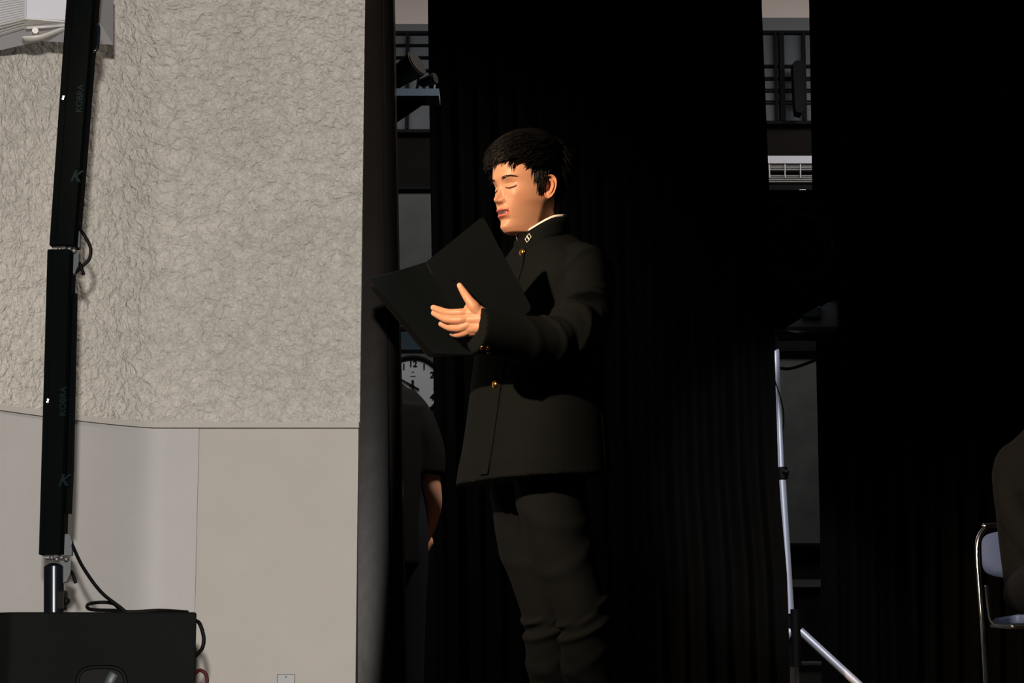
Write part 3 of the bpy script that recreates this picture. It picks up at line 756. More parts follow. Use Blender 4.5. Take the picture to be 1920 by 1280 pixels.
# placket, welt pocket, seams
def ribbon(mb, pts, nrm, w, th):
    n = len(pts); v = []
    for i, p in enumerate(pts):
        t = (pts[min(n-1, i+1)]-pts[max(0, i-1)]).normalized(); N_ = nrm[i]; s_ = t.cross(N_).normalized()
        for a, b in ((-w, 0), (-w, th), (w, th), (w, 0)): v.append(p+s_*a+N_*b)
    f = [(i*4+k, i*4+(k+1) % 4, (i+1)*4+(k+1) % 4, (i+1)*4+k) for i in range(n-1) for k in range(4)]
    f += [(0, 1, 2, 3), (4*n-1, 4*n-2, 4*n-3, 4*n-4)]; mb.add(v, f, False)
zs2 = np.linspace(.775, 1.375, 40)
def nrm_at(z, ph): return (torso(z, ph, .01)-torso(z, ph)).normalized()
mb = MB(); PHI = .16
ribbon(mb, [torso(z, PHI-.16*(z > 1.3)*(z-1.3)/.08) for z in zs2], [nrm_at(z, PHI) for z in zs2], .016, .0035); mb.build('placket', M['wool'], jacket)
mb = MB(); 
for dz, wd2 in ((0, .0025), (-.009, .002)):
    phs = np.linspace(.80, 1.42, 14); pz = [at(975+(p-.8)/.62*100, 737-7*(p-.8)/.62, 5.15).z+dz for p in phs]
    ribbon(mb, [torso(z, p) for z, p in zip(pz, phs)], [nrm_at(z, p) for z, p in zip(pz, phs)], wd2, .0022)
mb.build('pocket_welt', M['wool'], jacket)
mb = MB(); zz = np.linspace(.78, 1.15, 24); ribbon(mb, [torso(z, 1.95) for z in zz], [nrm_at(z, 1.95) for z in zz], .0018, .0016); 
zz = np.linspace(1.0, 1.12, 8); ribbon(mb, [torso(z, .80) for z in zz], [nrm_at(z, .8) for z in zz], .0012, .0012); mb.build('seam', M['wool'], jacket)
def button(p, n, rr, par):
    n = n.normalized(); mb = MB(); q = n.to_track_quat('Z', 'Y').to_matrix()
    mb.sphere(p+n*rr*.15, (rr, rr, rr*.55), q, 18, 10); mb.tube([p+q@Vector((rr*.96*math.cos(a), rr*.96*math.sin(a), rr*.12)) for a in [2*PI*k/16 for k in range(16)]], rr*.10, 6, 1, closed=True)
    return mb.build('button', M['brass'], par)
for k in range(5):
    z = .998+k*.0845
    button(torso(z, PHI-.02, .004), nrm_at(z, PHI), .0095, jacket)
# cuff buttons
ux = (cu-el).normalized()
for (px, py) in ((912, 659), (925, 660), (932, 672)):
    p = at(px, py, 4.93); t = (p-cu).dot(ux); axp = cu+ux*t; rad = (p-axp); rad -= ux*rad.dot(ux)
    # lowest near-side point of the sleeve
    dirn = Vector((0, -.60, -.80)) if py < 665 else Vector((0, -.35, -.93))
    dirn = (dirn-ux*dirn.dot(ux)).normalized(); button(axp+dirn*.0545, dirn, .0065, jacket)
# standing collar
ctr = Vector((.074, BYc-.020, 1.395))
def collar_ring(zoff, rad, n=60, a=.070, b=.068):
    pts = []
    for k in range(n):
        ph = 2*PI*k/n; c_, s_ = math.cos(ph), math.sin(ph)
        pts.append(ctr+fw*(b+rad)*c_+lf*(a+rad)*s_+Vector((0, 0, zoff-(.036*max(0, c_)**1.3-.016*max(0, -c_))-.004+.011*abs(s_))))
    return pts
def collar_mesh(levels, th):
    mb = MB(); n = 60; v = []; 
    outer = [collar_ring(z, r_) for z, r_ in levels]; inner = [collar_ring(z, r_-th) for z, r_ in reversed(levels)]
    rings = outer+inner; L = len(rings)
    for r_ in rings: v += r_
    f = [(i*n+k, i*n+(k+1) % n, ((i+1) % L)*n+(k+1) % n, ((i+1) % L)*n+k) for i in range(L) for k in range(n)]
    mb.add(v, f, True); return mb
collar_mesh([(-.034, .004), (-.012, .002), (.008, .001), (.026, .000)], .0035).build('collar', M['wool'], jacket)
collar_mesh([(.000, -.0030), (.020, -.0036), (.0315, -.0026)], .0026).build('white_collar_liner', M['white_col'], body_root)
# collar badge: two linked outlined squares
bc = collar_ring(.006, .0035)[int(60*.085)]; bn = (bc-ctr); bn.z = 0; bn.normalize()
tx = Vector((-bn.y, bn.x, 0)); tx = tx if tx.x > 0 else -tx; ty = Vector((0, 0, 1))
mb = MB(); e1 = (tx*.75+ty*.6).normalized(); e2 = (ty*.85-tx*.5).normalized()
def fr_(c, a, b):
    P4 = [c+e1*a*s1_+e2*b*s2_+bn*.001 for s1_, s2_ in ((-1, -1), (1, -1), (1, 1), (-1, 1))]
    for i in range(4): mb.cyl(P4[i], P4[(i+1) % 4], .0009, 8)
fr_(bc+e1*.0035+e2*.001, .0045, .0052); fr_(bc-e1*.0040-e2*.001, .0045, .0052); mb.build('collar_badge', M['white_col'], jacket)
mb = MB(); p0 = collar_ring(.024, .001)[0]; mb.tube([p0+Vector((0, 0, -.008)), p0+fw*.004, p0+Vector((0, 0, .008))], .0022, 8, 4); mb.build('collar_hook', M['silver'], jacket)

# trousers
def leg(hip, pts, rr, seed):
    rs = random.Random(seed)
    fl = [(.50, PI*.9, .035, .012, .10), (.53, PI*1.2, .04, .010, -.09), (.56, PI, .035, .012, .09), (.20, 1.0, .05, .02, .04), (.30, 2.0, .05, .02, .035), (.72, .5, .04, .02, .05), (.66, 3., .05, .02, .04), (.80, 2.5, .04, .015, .05), (.90, 1., .04, .015, .06)]
    def fn(t, th): return 1+1.5*sum(rid(t, th, *q) for q in fl)+.018*math.sin(2*th+9*t)
    return pts, rr, fn
mb = MB()
pn = [at(1022, 850, 5.25), at(1030, 905, 5.23), at(1046, 1000, 5.22), at(1072, 1085, 5.22), at(1092, 1150, 5.225), at(1098, 1210, 5.24), at(1104, 1280, 5.26), at(1110, 1370, 5.28), at(1112, 1455, 5.29)]
pf = [at(985, 850, 5.36), at(988, 905, 5.37), at(992, 1000, 5.38), at(1012, 1085, 5.37), at(1026, 1150, 5.37), at(1030, 1210, 5.38), at(1038, 1280, 5.40), at(1046, 1370, 5.42), at(1050, 1452, 5.43)]
_, _, fn = leg(0, pn, 0, 1)
mb.tube(pn, [.092, .086, .080, .070, .064, .062, .060, .060, .062], 48, 12, fn=fn)
mb.tube(pf, [.092, .090, .084, .073, .064, .060, .058, .060, .062], 48, 12, fn=lambda t, th: fn(t+.004, th+.5))
mb.sphere(torso(.86, 0)*.5+torso(.86, PI)*.5, (.15, .12, .10), Matrix.Rotation(math.radians(YAW), 3, 'Z'))
tv, tf = remesh(mb, .0045, 3, .5); T_ = MB(); T_.add(tv, tf, True); T_.build('trousers', M['trouser'], body_root)
for p in (pn[-1], pf[-1]):
    mb = MB(); b0 = Vector((p.x, p.y, 0))
    mb.tube([b0-fw*.07+Vector((0, 0, .045)), b0+Vector((0, 0, .05)), b0+fw*.08+Vector((0, 0, .042)), b0+fw*.15+Vector((0, 0, .032)), b0+fw*.19+Vector((0, 0, .024))], [(.040, .034), (.046, .040), (.036, .045), (.028, .042), (.018, .028)], 20, 6, round_ends=True, side=(0, 0, 1))
    mb.box(b0+fw*.055+Vector((0, 0, .009)), (.08, .27, .018), Matrix.Rotation(math.radians(YAW), 3, 'Z'), .006)
    mb.build('shoe', M['leather'], body_root)

# ---- the folder (own thing, held in the hand)
fA = at(799, 491, 5.00); fB = at(905, 405, 4.95); fD = at(892, 664, 5.055); fC = fB+(fD-fA)
fE = at(692, 523, 5.12); fF = at(811, 662, 5.17)
fr = empty('folder', (fA+fD)/2, 'open black presentation folder held up in front of the reader', 'folder')
def patch(P00, P10, P11, P01, th, bulge=0.0, rnd=.012, n=26, shrink=0.0):
    """bilinear sheet with thickness and rounded outer corners; bulge along its normal"""
    mb = MB(); nrm = (P10-P00).cross(P01-P00).normalized()
    if nrm.y > 0: nrm = -nrm
    v = []
    for s_ in (0, 1):
        for j in range(n+1):
            for i in range(n+1):
                u = i/n; w = j/n
                # round the two outer corners (u = 1)
                Lu = (P10-P00).length; Lw = (P01-P00).length; uu = u*Lu; ww = w*Lw
                dx = uu-(Lu-rnd); 
                for edge_w in (0, 1):
                    d2 = (rnd-ww) if edge_w == 0 else (ww-(Lw-rnd))
                    if dx > 0 and d2 > 0 and math.hypot(dx, d2) > rnd:
                        kx = rnd/math.hypot(dx, d2); uu = (Lu-rnd)+dx*kx; ww = (rnd-d2*kx) if edge_w == 0 else (Lw-rnd)+d2*kx
                u2 = uu/Lu*(1-shrink); w2 = shrink/2+(ww/Lw)*(1-shrink)
                p = (P00*(1-u2)+P10*u2)*(1-w2)+(P01*(1-u2)+P11*u2)*w2
                p = p+nrm*(bulge*math.sin(PI*u2)) - nrm*th*s_
                v.append(p)
    m_ = (n+1); o = m_*m_
    f = [(j*m_+i, j*m_+i+1, (j+1)*m_+i+1, (j+1)*m_+i) for j in range(n) for i in range(n)]
    f += [tuple(q+o for q in reversed(g)) for g in f]
    for i in range(n):
        f += [(i, i+o, i+1+o, i+1), (n*m_+i+1, n*m_+i+1+o, n*m_+i+o, n*m_+i)]
        f += [((i+1)*m_, (i+1)*m_+o, i*m_+o, i*m_), (i*m_+n, i*m_+n+o, (i+1)*m_+n+o, (i+1)*m_+n)]
    mb.add(v, f, True); return mb, nrm
def flat_edges(o):
    me = o.data; me.update()
mbn, n1 = patch(fA, fB, fC, fD, .0028, .002); o = mbn.build('near_cover', M['folder'], fr); e_ = o.modifiers.new('e', 'EDGE_SPLIT'); e_.split_angle = math.radians(50)
mbf, n2 = patch(fA, fE, fF, fD, .0028, .003); o = mbf.build('far_cover', M['folder'], fr); e_ = o.modifiers.new('e', 'EDGE_SPLIT'); e_.split_angle = math.radians(50)
mb = MB(); mb.tube([fA+Vector((0, .003, 0)), fD+Vector((0, .003, 0))], .0026, 10, 4); mb.build('spine', M['folder'], fr)
off = Vector((0, .006, 0))
mb, _ = patch(fA+off, fB+off, fC+off, fD+off, .0004, 0, shrink=.06); mb.build('paper_sheet', M['paper'], fr)
# dark sheet for the dark band along the far cover's lower edge
mb, _ = patch(fA+Vector((0, .012, -.004)), fE+Vector((-.002, .030, -.012)), fF+Vector((-.012, .03, -.006)), fD+Vector((0, .015, 0)), .0016, 0); mb.build('dark_sheet', M['rubber'], fr)
mb = MB(); mb.sphere(at(801, 481, 4.93), .0016, seg=8, rings=6); mb.build('corner_glint', M['chrome'], fr)  # chrome bead added for the tiny highlight at the spine top

# ---- hands
HY = 4.992
def hp(cx_, cy_, Y):
    Y = Y-.026*max(0, min(1, (cx_-620)/260)); return at(780+cx_/7.11, 500+cy_/7.11, Y)
fingers = {
 'index': ([hp(700, 615, HY+.002), hp(575, 618, HY-.004), hp(420, 612, HY+.008), hp(310, 575, HY+.030), hp(232, 545, HY+.050)], [.0105, .0098, .0086, .0078, .0066]),
 'middle': ([hp(710, 690, HY-.000), hp(575, 715, HY-.007), hp(420, 702, HY+.006), hp(320, 660, HY+.030), hp(238, 618, HY+.052)], [.0105, .0098, .0088, .0080, .0066]),
 'ring': ([hp(715, 770, HY+.001), hp(600, 815, HY-.004), hp(480, 815, HY+.010), hp(400, 792, HY+.030), hp(335, 763, HY+.050)], [.0105, .0094, .0084, .0076, .0064]),
 'little': ([hp(720, 850, HY+.006), hp(640, 885, HY+.003), hp(560, 902, HY+.016), hp(510, 898, HY+.032), hp(480, 890, HY+.046)], [.0098, .0086, .0076, .0068, .0058]),
 'thumb': ([hp(840, 620, HY+.008), hp(765, 520, HY-.002), hp(695, 425, HY-.004), hp(635, 335, HY+.004), hp(580, 248, HY+.010)], [.0145, .0135, .0105, .0092, .0068]),
}
hb = MB()
for k, (pts, rr) in fingers.items():
    def kn(t, th): return 1+.05*math.exp(-((t-.52)/.04)**2)+.05*math.exp(-((t-.27)/.05)**2)
    hb.tube(pts, [q*(1.0 if k == 'thumb' else 1.09) for q in rr], 20, 7, round_ends=True, fn=kn)
# palm: metacarpal rods + filler
wrist = hp(900, 770, HY+.018)
for (a, b, r0, r1) in ((hp(860, 640, HY+.012), hp(600, 618, HY+.0), .0160, .0112), (hp(870, 710, HY+.010), hp(600, 715, HY-.002), .0165, .0112), (hp(860, 780, HY+.012), hp(620, 805, HY+.001), .0165, .0110), (hp(840, 840, HY+.016), hp(650, 880, HY+.008), .0150, .0100), (hp(880, 640, HY+.012), hp(730, 505, HY+.004), .0165, .0125)):
    hb.tube([a, (a+b)/2, b], [r0, (r0+r1)/2+.001, r1], 20, 5, round_ends=True)
for (ya, yb, xa) in ((660, 665, 610), (745, 760, 615), (810, 845, 640)):
    a, b = hp(850, ya, HY+.010), hp(xa, yb, HY+.0015); hb.tube([a, (a+b)/2, b], [.0158, .0128, .0098], 20, 5, round_ends=True)
hb.tube([hp(800, 560, HY+.010), hp(690, 600, HY+.008), hp(690, 720, HY+.010), hp(720, 850, HY+.016)], [.010, .011, .012, .010], 16, 4, round_ends=True)
for (a, b, ra, rb) in ((hp(800, 600, HY+.012), hp(900, 690, HY+.018), .0150, .0170), (hp(760, 640, HY+.010), hp(880, 770, HY+.018), .0150, .0170), (hp(760, 760, HY+.012), hp(900, 800, HY+.020), .0150, .0160), (hp(700, 560, HY+.008), hp(820, 620, HY+.014), .0120, .0150), (hp(850, 590, HY+.014), hp(935, 650, HY+.022), .0125, .0150)):
    hb.tube([a, (a+b)/2, b], [ra, (ra+rb)/2, rb], 20, 5, round_ends=True)
wdir = (el-cu).normalized()
w0 = hp(860, 735, HY+.012)
hb.tube([hp(640, 745, HY+.006), hp(740, 722, HY+.008), hp(850, 718, HY+.012), hp(930, 735, HY+.016), cu+Vector((.035, .004, .006)), cu+wdir*.10], [(.026, .011), (.032, .0135), (.033, .017), (.029, .020), (.029, .024), (.032, .030)], 32, 8, side=(0, 0, 1), round_ends=True)
hv, hf = remesh(hb, .0011, 18, .5)
# subtle pigment: knuckles redder, nails paler
def hand_col(hv_):
    col = np.empty((len(hv_), 3)); col[:] = SK
    for k, (pts, rr) in fingers.items():
        for i, s_, rgb, am in ((1, .009, (.60, .27, .19), .45), (2, .007, (.58, .27, .19), .35), (4, .0070, (.74, .50, .40), .65)):
            d = np.linalg.norm(hv_-np.array(pts[i]), axis=1); m = (np.exp(-(d/(s_*1.3))**2)*am)[:, None]; col = col*(1-m)+np.array(rgb)*m
    return col
hcol = hand_col(hv)
# local copy for the other hands: wrist origin, x to middle knuckle, y towards the thumb
ox = Vector(fingers['middle'][0][1])-Vector(w0); HM = frameM(w0, ox, Vector((0, 0, 1)))
hl = (np.array(HM.inverted())@np.c_[hv, np.ones(len(hv))].T).T[:, :3]
keep = hl[:, 0] > -.045
B = Body()
HEADM = headM(Vector((.038, 5.265, 1.506)), -54, 6, 0, .98)
add_head(B, HEADM)
B.add(hv, hf, hcol)
def add_hand(B_, MX, mirror=False):
    l = hl.copy()
    if mirror: l[:, 2] *= -1
    B_.add(place(l, MX), [tuple(reversed(q)) for q in hf] if mirror else hf, hcol)
# right hand behind the far cover, palm to the sheet
add_hand(B, frameM(wr+Vector((.02, .03, .0)), Vector((-.6, .12, -.15)), Vector((.1, .1, 1))), True)
# inner torso, arms and legs under the clothes keep the figure one body
ib = MB()
ib.tube([Vector((.075, BYc, .85)), Vector((.075, BYc, 1.1)), Vector((.09, BYc, 1.28)), Vector((.088, BYc, 1.37)), Vector((.080, BYc-.01, 1.42))], [(.13, .09), (.13, .09), (.15, .09), (.06, .055), (.050, .050)], 24, 5, side=tuple(lf))
ib.tube([sh, (sh+el)/2, el, cu+wdir*.08], [.045, .043, .038, .030], 16, 4); ib.tube([shr, (shr+elr)/2, elr, wr], [.045, .043, .038, .026], 16, 4)
ib.tube(pn, [.075, .07, .065, .055, .050, .048, .046, .045, .04], 16, 3); ib.tube(pf, [.075, .07, .065, .055, .050, .048, .046, .045, .04], 16, 3)
B.add(ib.v, ib.f)
B.build('body', body_root)
add_hair(body_root, HEADM, 5200)

# ------------------------------------------------------------------ helper in the wing, dark T-shirt
wy = 7.05
r = empty('person', (at(712, 900, wy).x, wy, 0), 'person in a black T-shirt and dark trousers standing half hidden behind the brown stage frame', 'person')
hc2 = Vector((at(706, 600, wy).x, wy, at(706, 606, wy).z)); B2 = Body(); HM2 = headM(hc2, 165, 6, 0, .95); add_head(B2, HM2, 120, 110)
cxm = hc2.x; zsh = at(760, 740, wy).z
tb = MB()
tb.tube([Vector((cxm, wy, .66)), Vector((cxm, wy, .9)), Vector((cxm, wy, 1.18)), Vector((cxm, wy, zsh-.06)), Vector((cxm, wy, zsh+.02)), Vector((cxm, wy, zsh+.055))], [(.165, .165), (.165, .155), (.175, .130), (.175, .11), (.11, .08), (.065, .06)], 32, 8, side=(1, 0, 0))
sR = at(778, 785, wy); tb.tube([Vector((cxm+.08, wy, zsh-.01)), sR, at(803, 845, wy), at(805, 893, wy-.01)], [.055, .062, .056, .052], 24, 8)
sL = Vector((2*cxm-sR.x, wy, sR.z)); tb.tube([Vector((cxm-.08, wy, zsh-.01)), sL, sL+Vector((-.04, 0, -.19))], [.055, .062, .052], 24, 8)
tv, tf = remesh(tb, .008, 6); mb = MB(); mb.add(tv, tf, True); mb.build('t_shirt', M['tee'], r)
ab = MB(); ab.tube([at(800, 840, wy), at(805, 900, wy-.01), at(810, 945, wy+.01), at(802, 985, wy+.06), at(788, 1020, wy+.12), at(772, 1045, wy+.17)], [.036, .037, .033, .028, .021, .020], 24, 6, round_ends=True)
ab.tube([sL, sL+Vector((-.045, 0, -.25)), sL+Vector((-.02, -.03, -.46))], [.037, .034, .02], 16, 6, round_ends=True)
ab.tube([Vector((cxm, wy, .9)), Vector((cxm, wy, 1.2)), Vector((cxm, wy, zsh)), hc2+Vector((0, 0, -.12))], [(.13, .09), (.14, .09), (.07, .06), (.05, .05)], 20, 5, side=(1, 0, 0))
for s_ in (1, -1): ab.tube([Vector((cxm+.08*s_, wy, .85)), Vector((cxm+.09*s_, wy, .45)), Vector((cxm+.1*s_, wy, .09))], [.07, .05, .04], 16, 4)
av, af = ab.v, ab.f; B2.add(av, af)
add_hand(B2, frameM(at(764, 1055, wy+.18), Vector((-.5, .4, -.8)), Vector((-1, 0, .2))), False)
B2.build('body', r, (.95, .92, .92)); add_hair(r, HM2, 700)
lb = MB()
for s_ in (1, -1):
    lb.tube([Vector((cxm+.07*s_, wy, .95)), Vector((cxm+.09*s_, wy, .75)), Vector((cxm+.095*s_, wy, .45)), Vector((cxm+.10*s_, wy, .05))], [.095, .090, .075, .065], 28, 8)
tv, tf = remesh(lb, .008, 5); mb = MB(); mb.add(tv, tf, True); mb.build('trousers', M['jeans'], r)
for s_ in (1, -1):
    mb = MB(); b0 = Vector((cxm+.1*s_, wy, 0)); mb.tube([b0+Vector((0, -.07, .04)), b0+Vector((0, .05, .05)), b0+Vector((0, .17, .035))], [(.035, .035), (.04, .042), (.025, .035)], 16, 6, round_ends=True, side=(0, 0, 1)); mb.build('shoe', M['leather'], r)

# ------------------------------------------------------------------ seated person + folding chair at the right
chy = 6.75
ch = empty('folding_chair', (at(1905, 1200, chy).x, chy, 0), 'steel tube folding chair with a blue padded backrest at the right edge', 'chair')
def tubepx(name, pts, rr, m='chrome', par=None):
    mb = MB(); mb.tube([at(*p) if len(p) == 3 and p[0] > 50 else Vector(p) for p in pts], rr, 14, 7); return mb.build(name, M[m], par or ch)
a_ = at(1842, 1165, chy); xl = a_.x; sw = .44
xr_ = xl+sw; zseat = at(1853, 1168, chy).z
tl = at(1862, 985, chy+.02)
fz = tl.z
tl_x = xl+.03
mb = MB(); mb.tube([Vector((xl+.004, chy-.02, .02)), Vector((xl, chy-.01, .30)), Vector((xl-.002, chy, zseat)), Vector((xl-.002, chy+.03, fz-.13)), Vector((xl+.004, chy+.04, fz-.05)), Vector((xl+.028, chy+.045, fz-.008)), Vector((xl+.06, chy+.045, fz+.004)), Vector((xr_-.06, chy+.045, fz+.004)), Vector((xr_-.028, chy+.045, fz-.008)), Vector((xr_-.004, chy+.04, fz-.05)), Vector((xr_, chy+.03, fz-.13)), Vector((xr_, chy, zseat)), Vector((xr_, chy-.01, .30)), Vector((xr_, chy-.02, .02))], .0085, 14, 8)
mb.build('back_frame', M['chrome'], ch)
mb = MB(); mb.tube([Vector((xl+.020, chy+.02, fz-.19)), Vector((xl+.018, chy-.01, zseat+.05)), Vector((xl+.022, chy-.03, zseat+.004)), Vector((xl+.05, chy-.05, zseat+.0))], .006, 12, 7); mb.build('seat_hanger', M['chrome'], ch)
mb = MB(); mb.tube([Vector((xl+.02, chy-.03, zseat-.008)), Vector((xl+.02, chy-.30, zseat-.02)), Vector((xl+.05, chy-.34, zseat-.02)), Vector((xr_-.05, chy-.34, zseat-.02)), Vector((xr_-.02, chy-.30, zseat-.02)), Vector((xr_-.02, chy-.03, zseat-.008))], .007, 12, 7); mb.build('seat_frame', M['chrome'], ch)
mb = MB(); mb.box(((xl+xr_)/2, chy-.17, zseat+.002), (sw-.06, .30, .028), None, .010); mb.build('seat', M['blue_vinyl'], ch)
for x in (xl+.115, xr_-.02):
    mb = MB(); mb.tube([Vector((x, chy+.02, .02)), Vector((x, chy-.16, zseat*.55)), Vector((x, chy-.31, zseat-.01))], .0085, 14, 6); mb.build('leg', M['chrome'], ch)
mb = MB(); nb = 22; v = []
for s_ in (0, 1):
    for j in range(nb+1):
        for i in range(nb+1):
            u = (i/nb-.5)*2; w = (j/nb-.5)*2
            # squircle outline
            k = (abs(u)**5+abs(w)**5)**(1/5) if (u or w) else 0; m_ = max(abs(u), abs(w)); sc = m_/k if k > 1e-6 else 1
            uu, ww = u*sc, w*sc; edge_ = max(0, 1-max(abs(uu), abs(ww))**6)
            v.append(Vector(((xl+xr_)/2+uu*(sw/2-.012), chy+.03+(.012 if s_ else -.012)*edge_-.012*(1-uu*uu)*-1, fz-.09+ww*.075)))
m_ = nb+1; o_ = m_*m_; f = [(j*m_+i, j*m_+i+1, (j+1)*m_+i+1, (j+1)*m_+i) for j in range(nb) for i in range(nb)]; f += [tuple(q+o_ for q in reversed(g)) for g in f]
mb.add(v, f, True); mb.build('backrest', M['blue_vinyl'], ch)

sr = empty('person', (at(1960, 1200, chy-.2).x, chy-.2, 0), 'person in a dark suit sitting on the folding chair, cut off by the right edge', 'person')
sc_x = at(1984, 1200, chy-.1).x
jb = MB(); sy = chy-.12
jb.tube([Vector((sc_x, sy, .46)), Vector((sc_x, sy, .60)), Vector((sc_x+.0, sy-.02, .80)), Vector((sc_x, sy-.05, .96)), Vector((sc_x, sy-.06, 1.045)), Vector((sc_x, sy-.07, 1.09))], [(.155, .13), (.165, .13), (.185, .125), (.185, .115), (.11, .085), (.06, .06)], 36, 8, side=(1, 0, 0))
def foldfn(t, th): return 1+rid(t, th, .55, 1.0, .08, .02, .09)+rid(t, th, .62, 1.6, .08, .02, -.07)+rid(t, th, .45, .6, .07, .02, .06)+rid(t, th, .35, 2.2, .07, .02, .05)
s0 = at(1904, 866, sy-.05)
def arm(sx_):
    X = lambda p: Vector((2*sc_x-p.x, p.y, p.z)) if sx_ < 0 else p
    jb.tube([X(s0+Vector((.06, 0, .02))), X(s0), X(at(1896, 915, sy-.06)), X(at(1905, 965, sy-.10)), X(at(1928, 1005, sy-.19)), X(at(1952, 1040, sy-.27))], [.05, .060, .056, .052, .045, .040], 32, 8, fn=foldfn)
arm(1); arm(-1)
tv, tf = remesh(jb, .006, 5); mb = MB(); mb.add(tv, tf, True); mb.build('suit_jacket', M['suit'], sr)
lb = MB()
for s_ in (-1, 1):
    lb.tube([Vector((sc_x+s_*.085, sy, zseat+.085)), Vector((sc_x+s_*.095, sy-.20, zseat+.10)), Vector((sc_x+s_*.10, sy-.40, zseat+.085)), Vector((sc_x+s_*.10, sy-.45, zseat+.02)), Vector((sc_x+s_*.10, sy-.43, zseat-.17)), Vector((sc_x+s_*.10, sy-.42, .06))], [.085, .080, .068, .066, .058, .055], 32, 8, fn=foldfn)
tv, tf = remesh(lb, .006, 5); mb = MB(); mb.add(tv, tf, True); mb.build('trousers', M['suit'], sr)
B3 = Body(); HM3 = headM(Vector((sc_x+.02, sy-.10, 1.22)), 20, 10, 0, .96); add_head(B3, HM3, 120, 110)
ib = MB(); ib.tube([Vector((sc_x, sy, .55)), Vector((sc_x, sy-.03, .9)), Vector((sc_x, sy-.06, 1.05)), Vector((sc_x+.01, sy-.09, 1.12))], [(.12, .09), (.14, .09), (.06, .055), (.05, .05)], 20, 5, side=(1, 0, 0))
for s_ in (-1, 1): ib.tube([Vector((sc_x+s_*.09, sy, zseat+.085)), Vector((sc_x+s_*.10, sy-.40, zseat+.085)), Vector((sc_x+s_*.10, sy-.42, .08))], [.06, .05, .035], 16, 4)
B3.add(ib.v, ib.f)
hx = at(1975, 1056, sy-.28)
add_hand(B3, frameM(hx, Vector((.75, -.5, -.25)), Vector((0, -.4, 1))), True)
add_hand(B3, frameM(Vector((2*sc_x-hx.x, hx.y, hx.z)), Vector((-.75, -.5, -.25)), Vector((0, -.4, 1))), False)
B3.build('body', sr); add_hair(sr, HM3, 700)
for s_ in (-1, 1):
    mb = MB(); b0 = Vector((sc_x+s_*.1, sy-.42, 0)); mb.tube([b0+Vector((0, .07, .04)), b0+Vector((0, -.03, .05)), b0+Vector((0, -.17, .03))], [(.035, .035), (.042, .042), (.022, .034)], 16, 6, round_ends=True, side=(0, 0, 1)); mb.build('shoe', M['leather'], sr)

# ================================================================== TRIPOD + LOUDSPEAKER IN THE RIGHT GAP
TY = 8.25
t0 = at(1453.5, 622, TY); t1 = at(1481, 1150, TY)
r = empty('tripod_stand', (t1.x, TY, 0), 'silver tripod speaker stand in the gap between the black curtains', 'speaker stand')
tm = at(1464.5, 885, TY)
mb = MB(); mb.cyl(tm, t0, .0125, 24); mb.build('inner_pole', M['alu'], r)
mb = MB(); mb.cyl(t1, tm, .0172, 24); mb.build('outer_pole', M['alu'], r)
mb = MB(); mb.cyl(at(1466, 898, TY), at(1464, 876, TY), .025, 20); mb.cyl(at(1468, 884, TY-.02), at(1478, 886, TY-.03), .009, 12); mb.build('height_clamp', M['rubber'], r)
for (x, y) in ((1463.5, 896.5), (1466.5, 908)): mb = MB(); p = at(x, y, TY-.0165); mb.cyl(p, p+Vector((0, .004, 0)), .0036, 12); mb.build('pin_hole', M['rubber'], r)
mb = MB(); mb.cyl(at(1492, 1250, TY), at(1490, 1142, TY), .022, 20, .026); mb.build('collar', M['rubber'], r)
for (d, l1) in (((.27, -.06), 1), ((-.22, -.12), 1), ((0.05, .25), 1)):
    top = at(1500, 1182, TY-.0) if d[0] == .27 else Vector((t1.x, TY, at(1500, 1182, TY).z))
    if d[0] == .27: end = at(1600, 1274, TY-.03); end = top+(end-top)*(top.z-.02)/(top.z-end.z)
    else: end = Vector((t1.x+d[0]*1.6, TY+d[1]*1.6, .02))
    mb = MB(); mb.cyl(top, end, .0155, 20); lg = mb.build('leg', M['alu'], r)
    mb = MB(); mb.sphere(end, .024, seg=14, rings=10); mb.build('rubber_foot', M['rubber'], lg)
mb = MB(); pts = []
for k in range(22):
    t = k/21; c_ = t0.lerp(tm, .15+.85*t) if t < .7 else tm.lerp(t1, (t-.7)/.3*.5)
    pts.append(c_+Vector((.019*math.cos(7*t+2.4), .019*math.sin(7*t+2.4)-.002, 0)))
mb.tube(pts, .0028, 8, 4); tag(mb.build('speaker_cable', M['rubber']), 'thin black cable wound around the silver tripod pole', 'cable')
# loudspeaker on the stand
s = empty('stage_loudspeaker', at(1500, 620, TY), 'black round-coned loudspeaker on the tripod stand between the curtains', 'speaker')
mb = MB(); a = at(1436, 375, TY-.12); b = at(1575, 618, TY-.12); mb.box(((a.x+b.x)/2, TY+.02, (a.z+b.z)/2), (b.x-a.x, .28, a.z-b.z), None, .012); mb.build('cabinet', M['rubber'], s)
wc = at(1499, 462, TY-.125); n = 40
mb = MB(); mb.tube([wc+Vector((.126*math.cos(2*PI*k/n), 0, .126*math.sin(2*PI*k/n))) for k in range(n)], .004, 8, 1, closed=True); wf = mb.build('woofer_ring', M['grey_plate'], s)
mb = MB(); v = []; 
for (rr, yy) in ((.122, -.002), (.110, -.008), (.100, .0), (.045, .004), (.040, -.006), (.0, -.012)):
    for k in range(n): v.append(wc+Vector((rr*math.cos(2*PI*k/n), yy, rr*math.sin(2*PI*k/n))))
mb.add(v, [(i*n+k, i*n+(k+1) % n, (i+1)*n+(k+1) % n, (i+1)*n+k) for i in range(5) for k in range(n)], True); mb.build('woofer_cone', M['rubber'], wf)
mb = MB(); p = at(1500, 585, TY-.125); mb.box(p, (.16, .02, .045), None, .006); mb.build('horn', M['abs'], s)
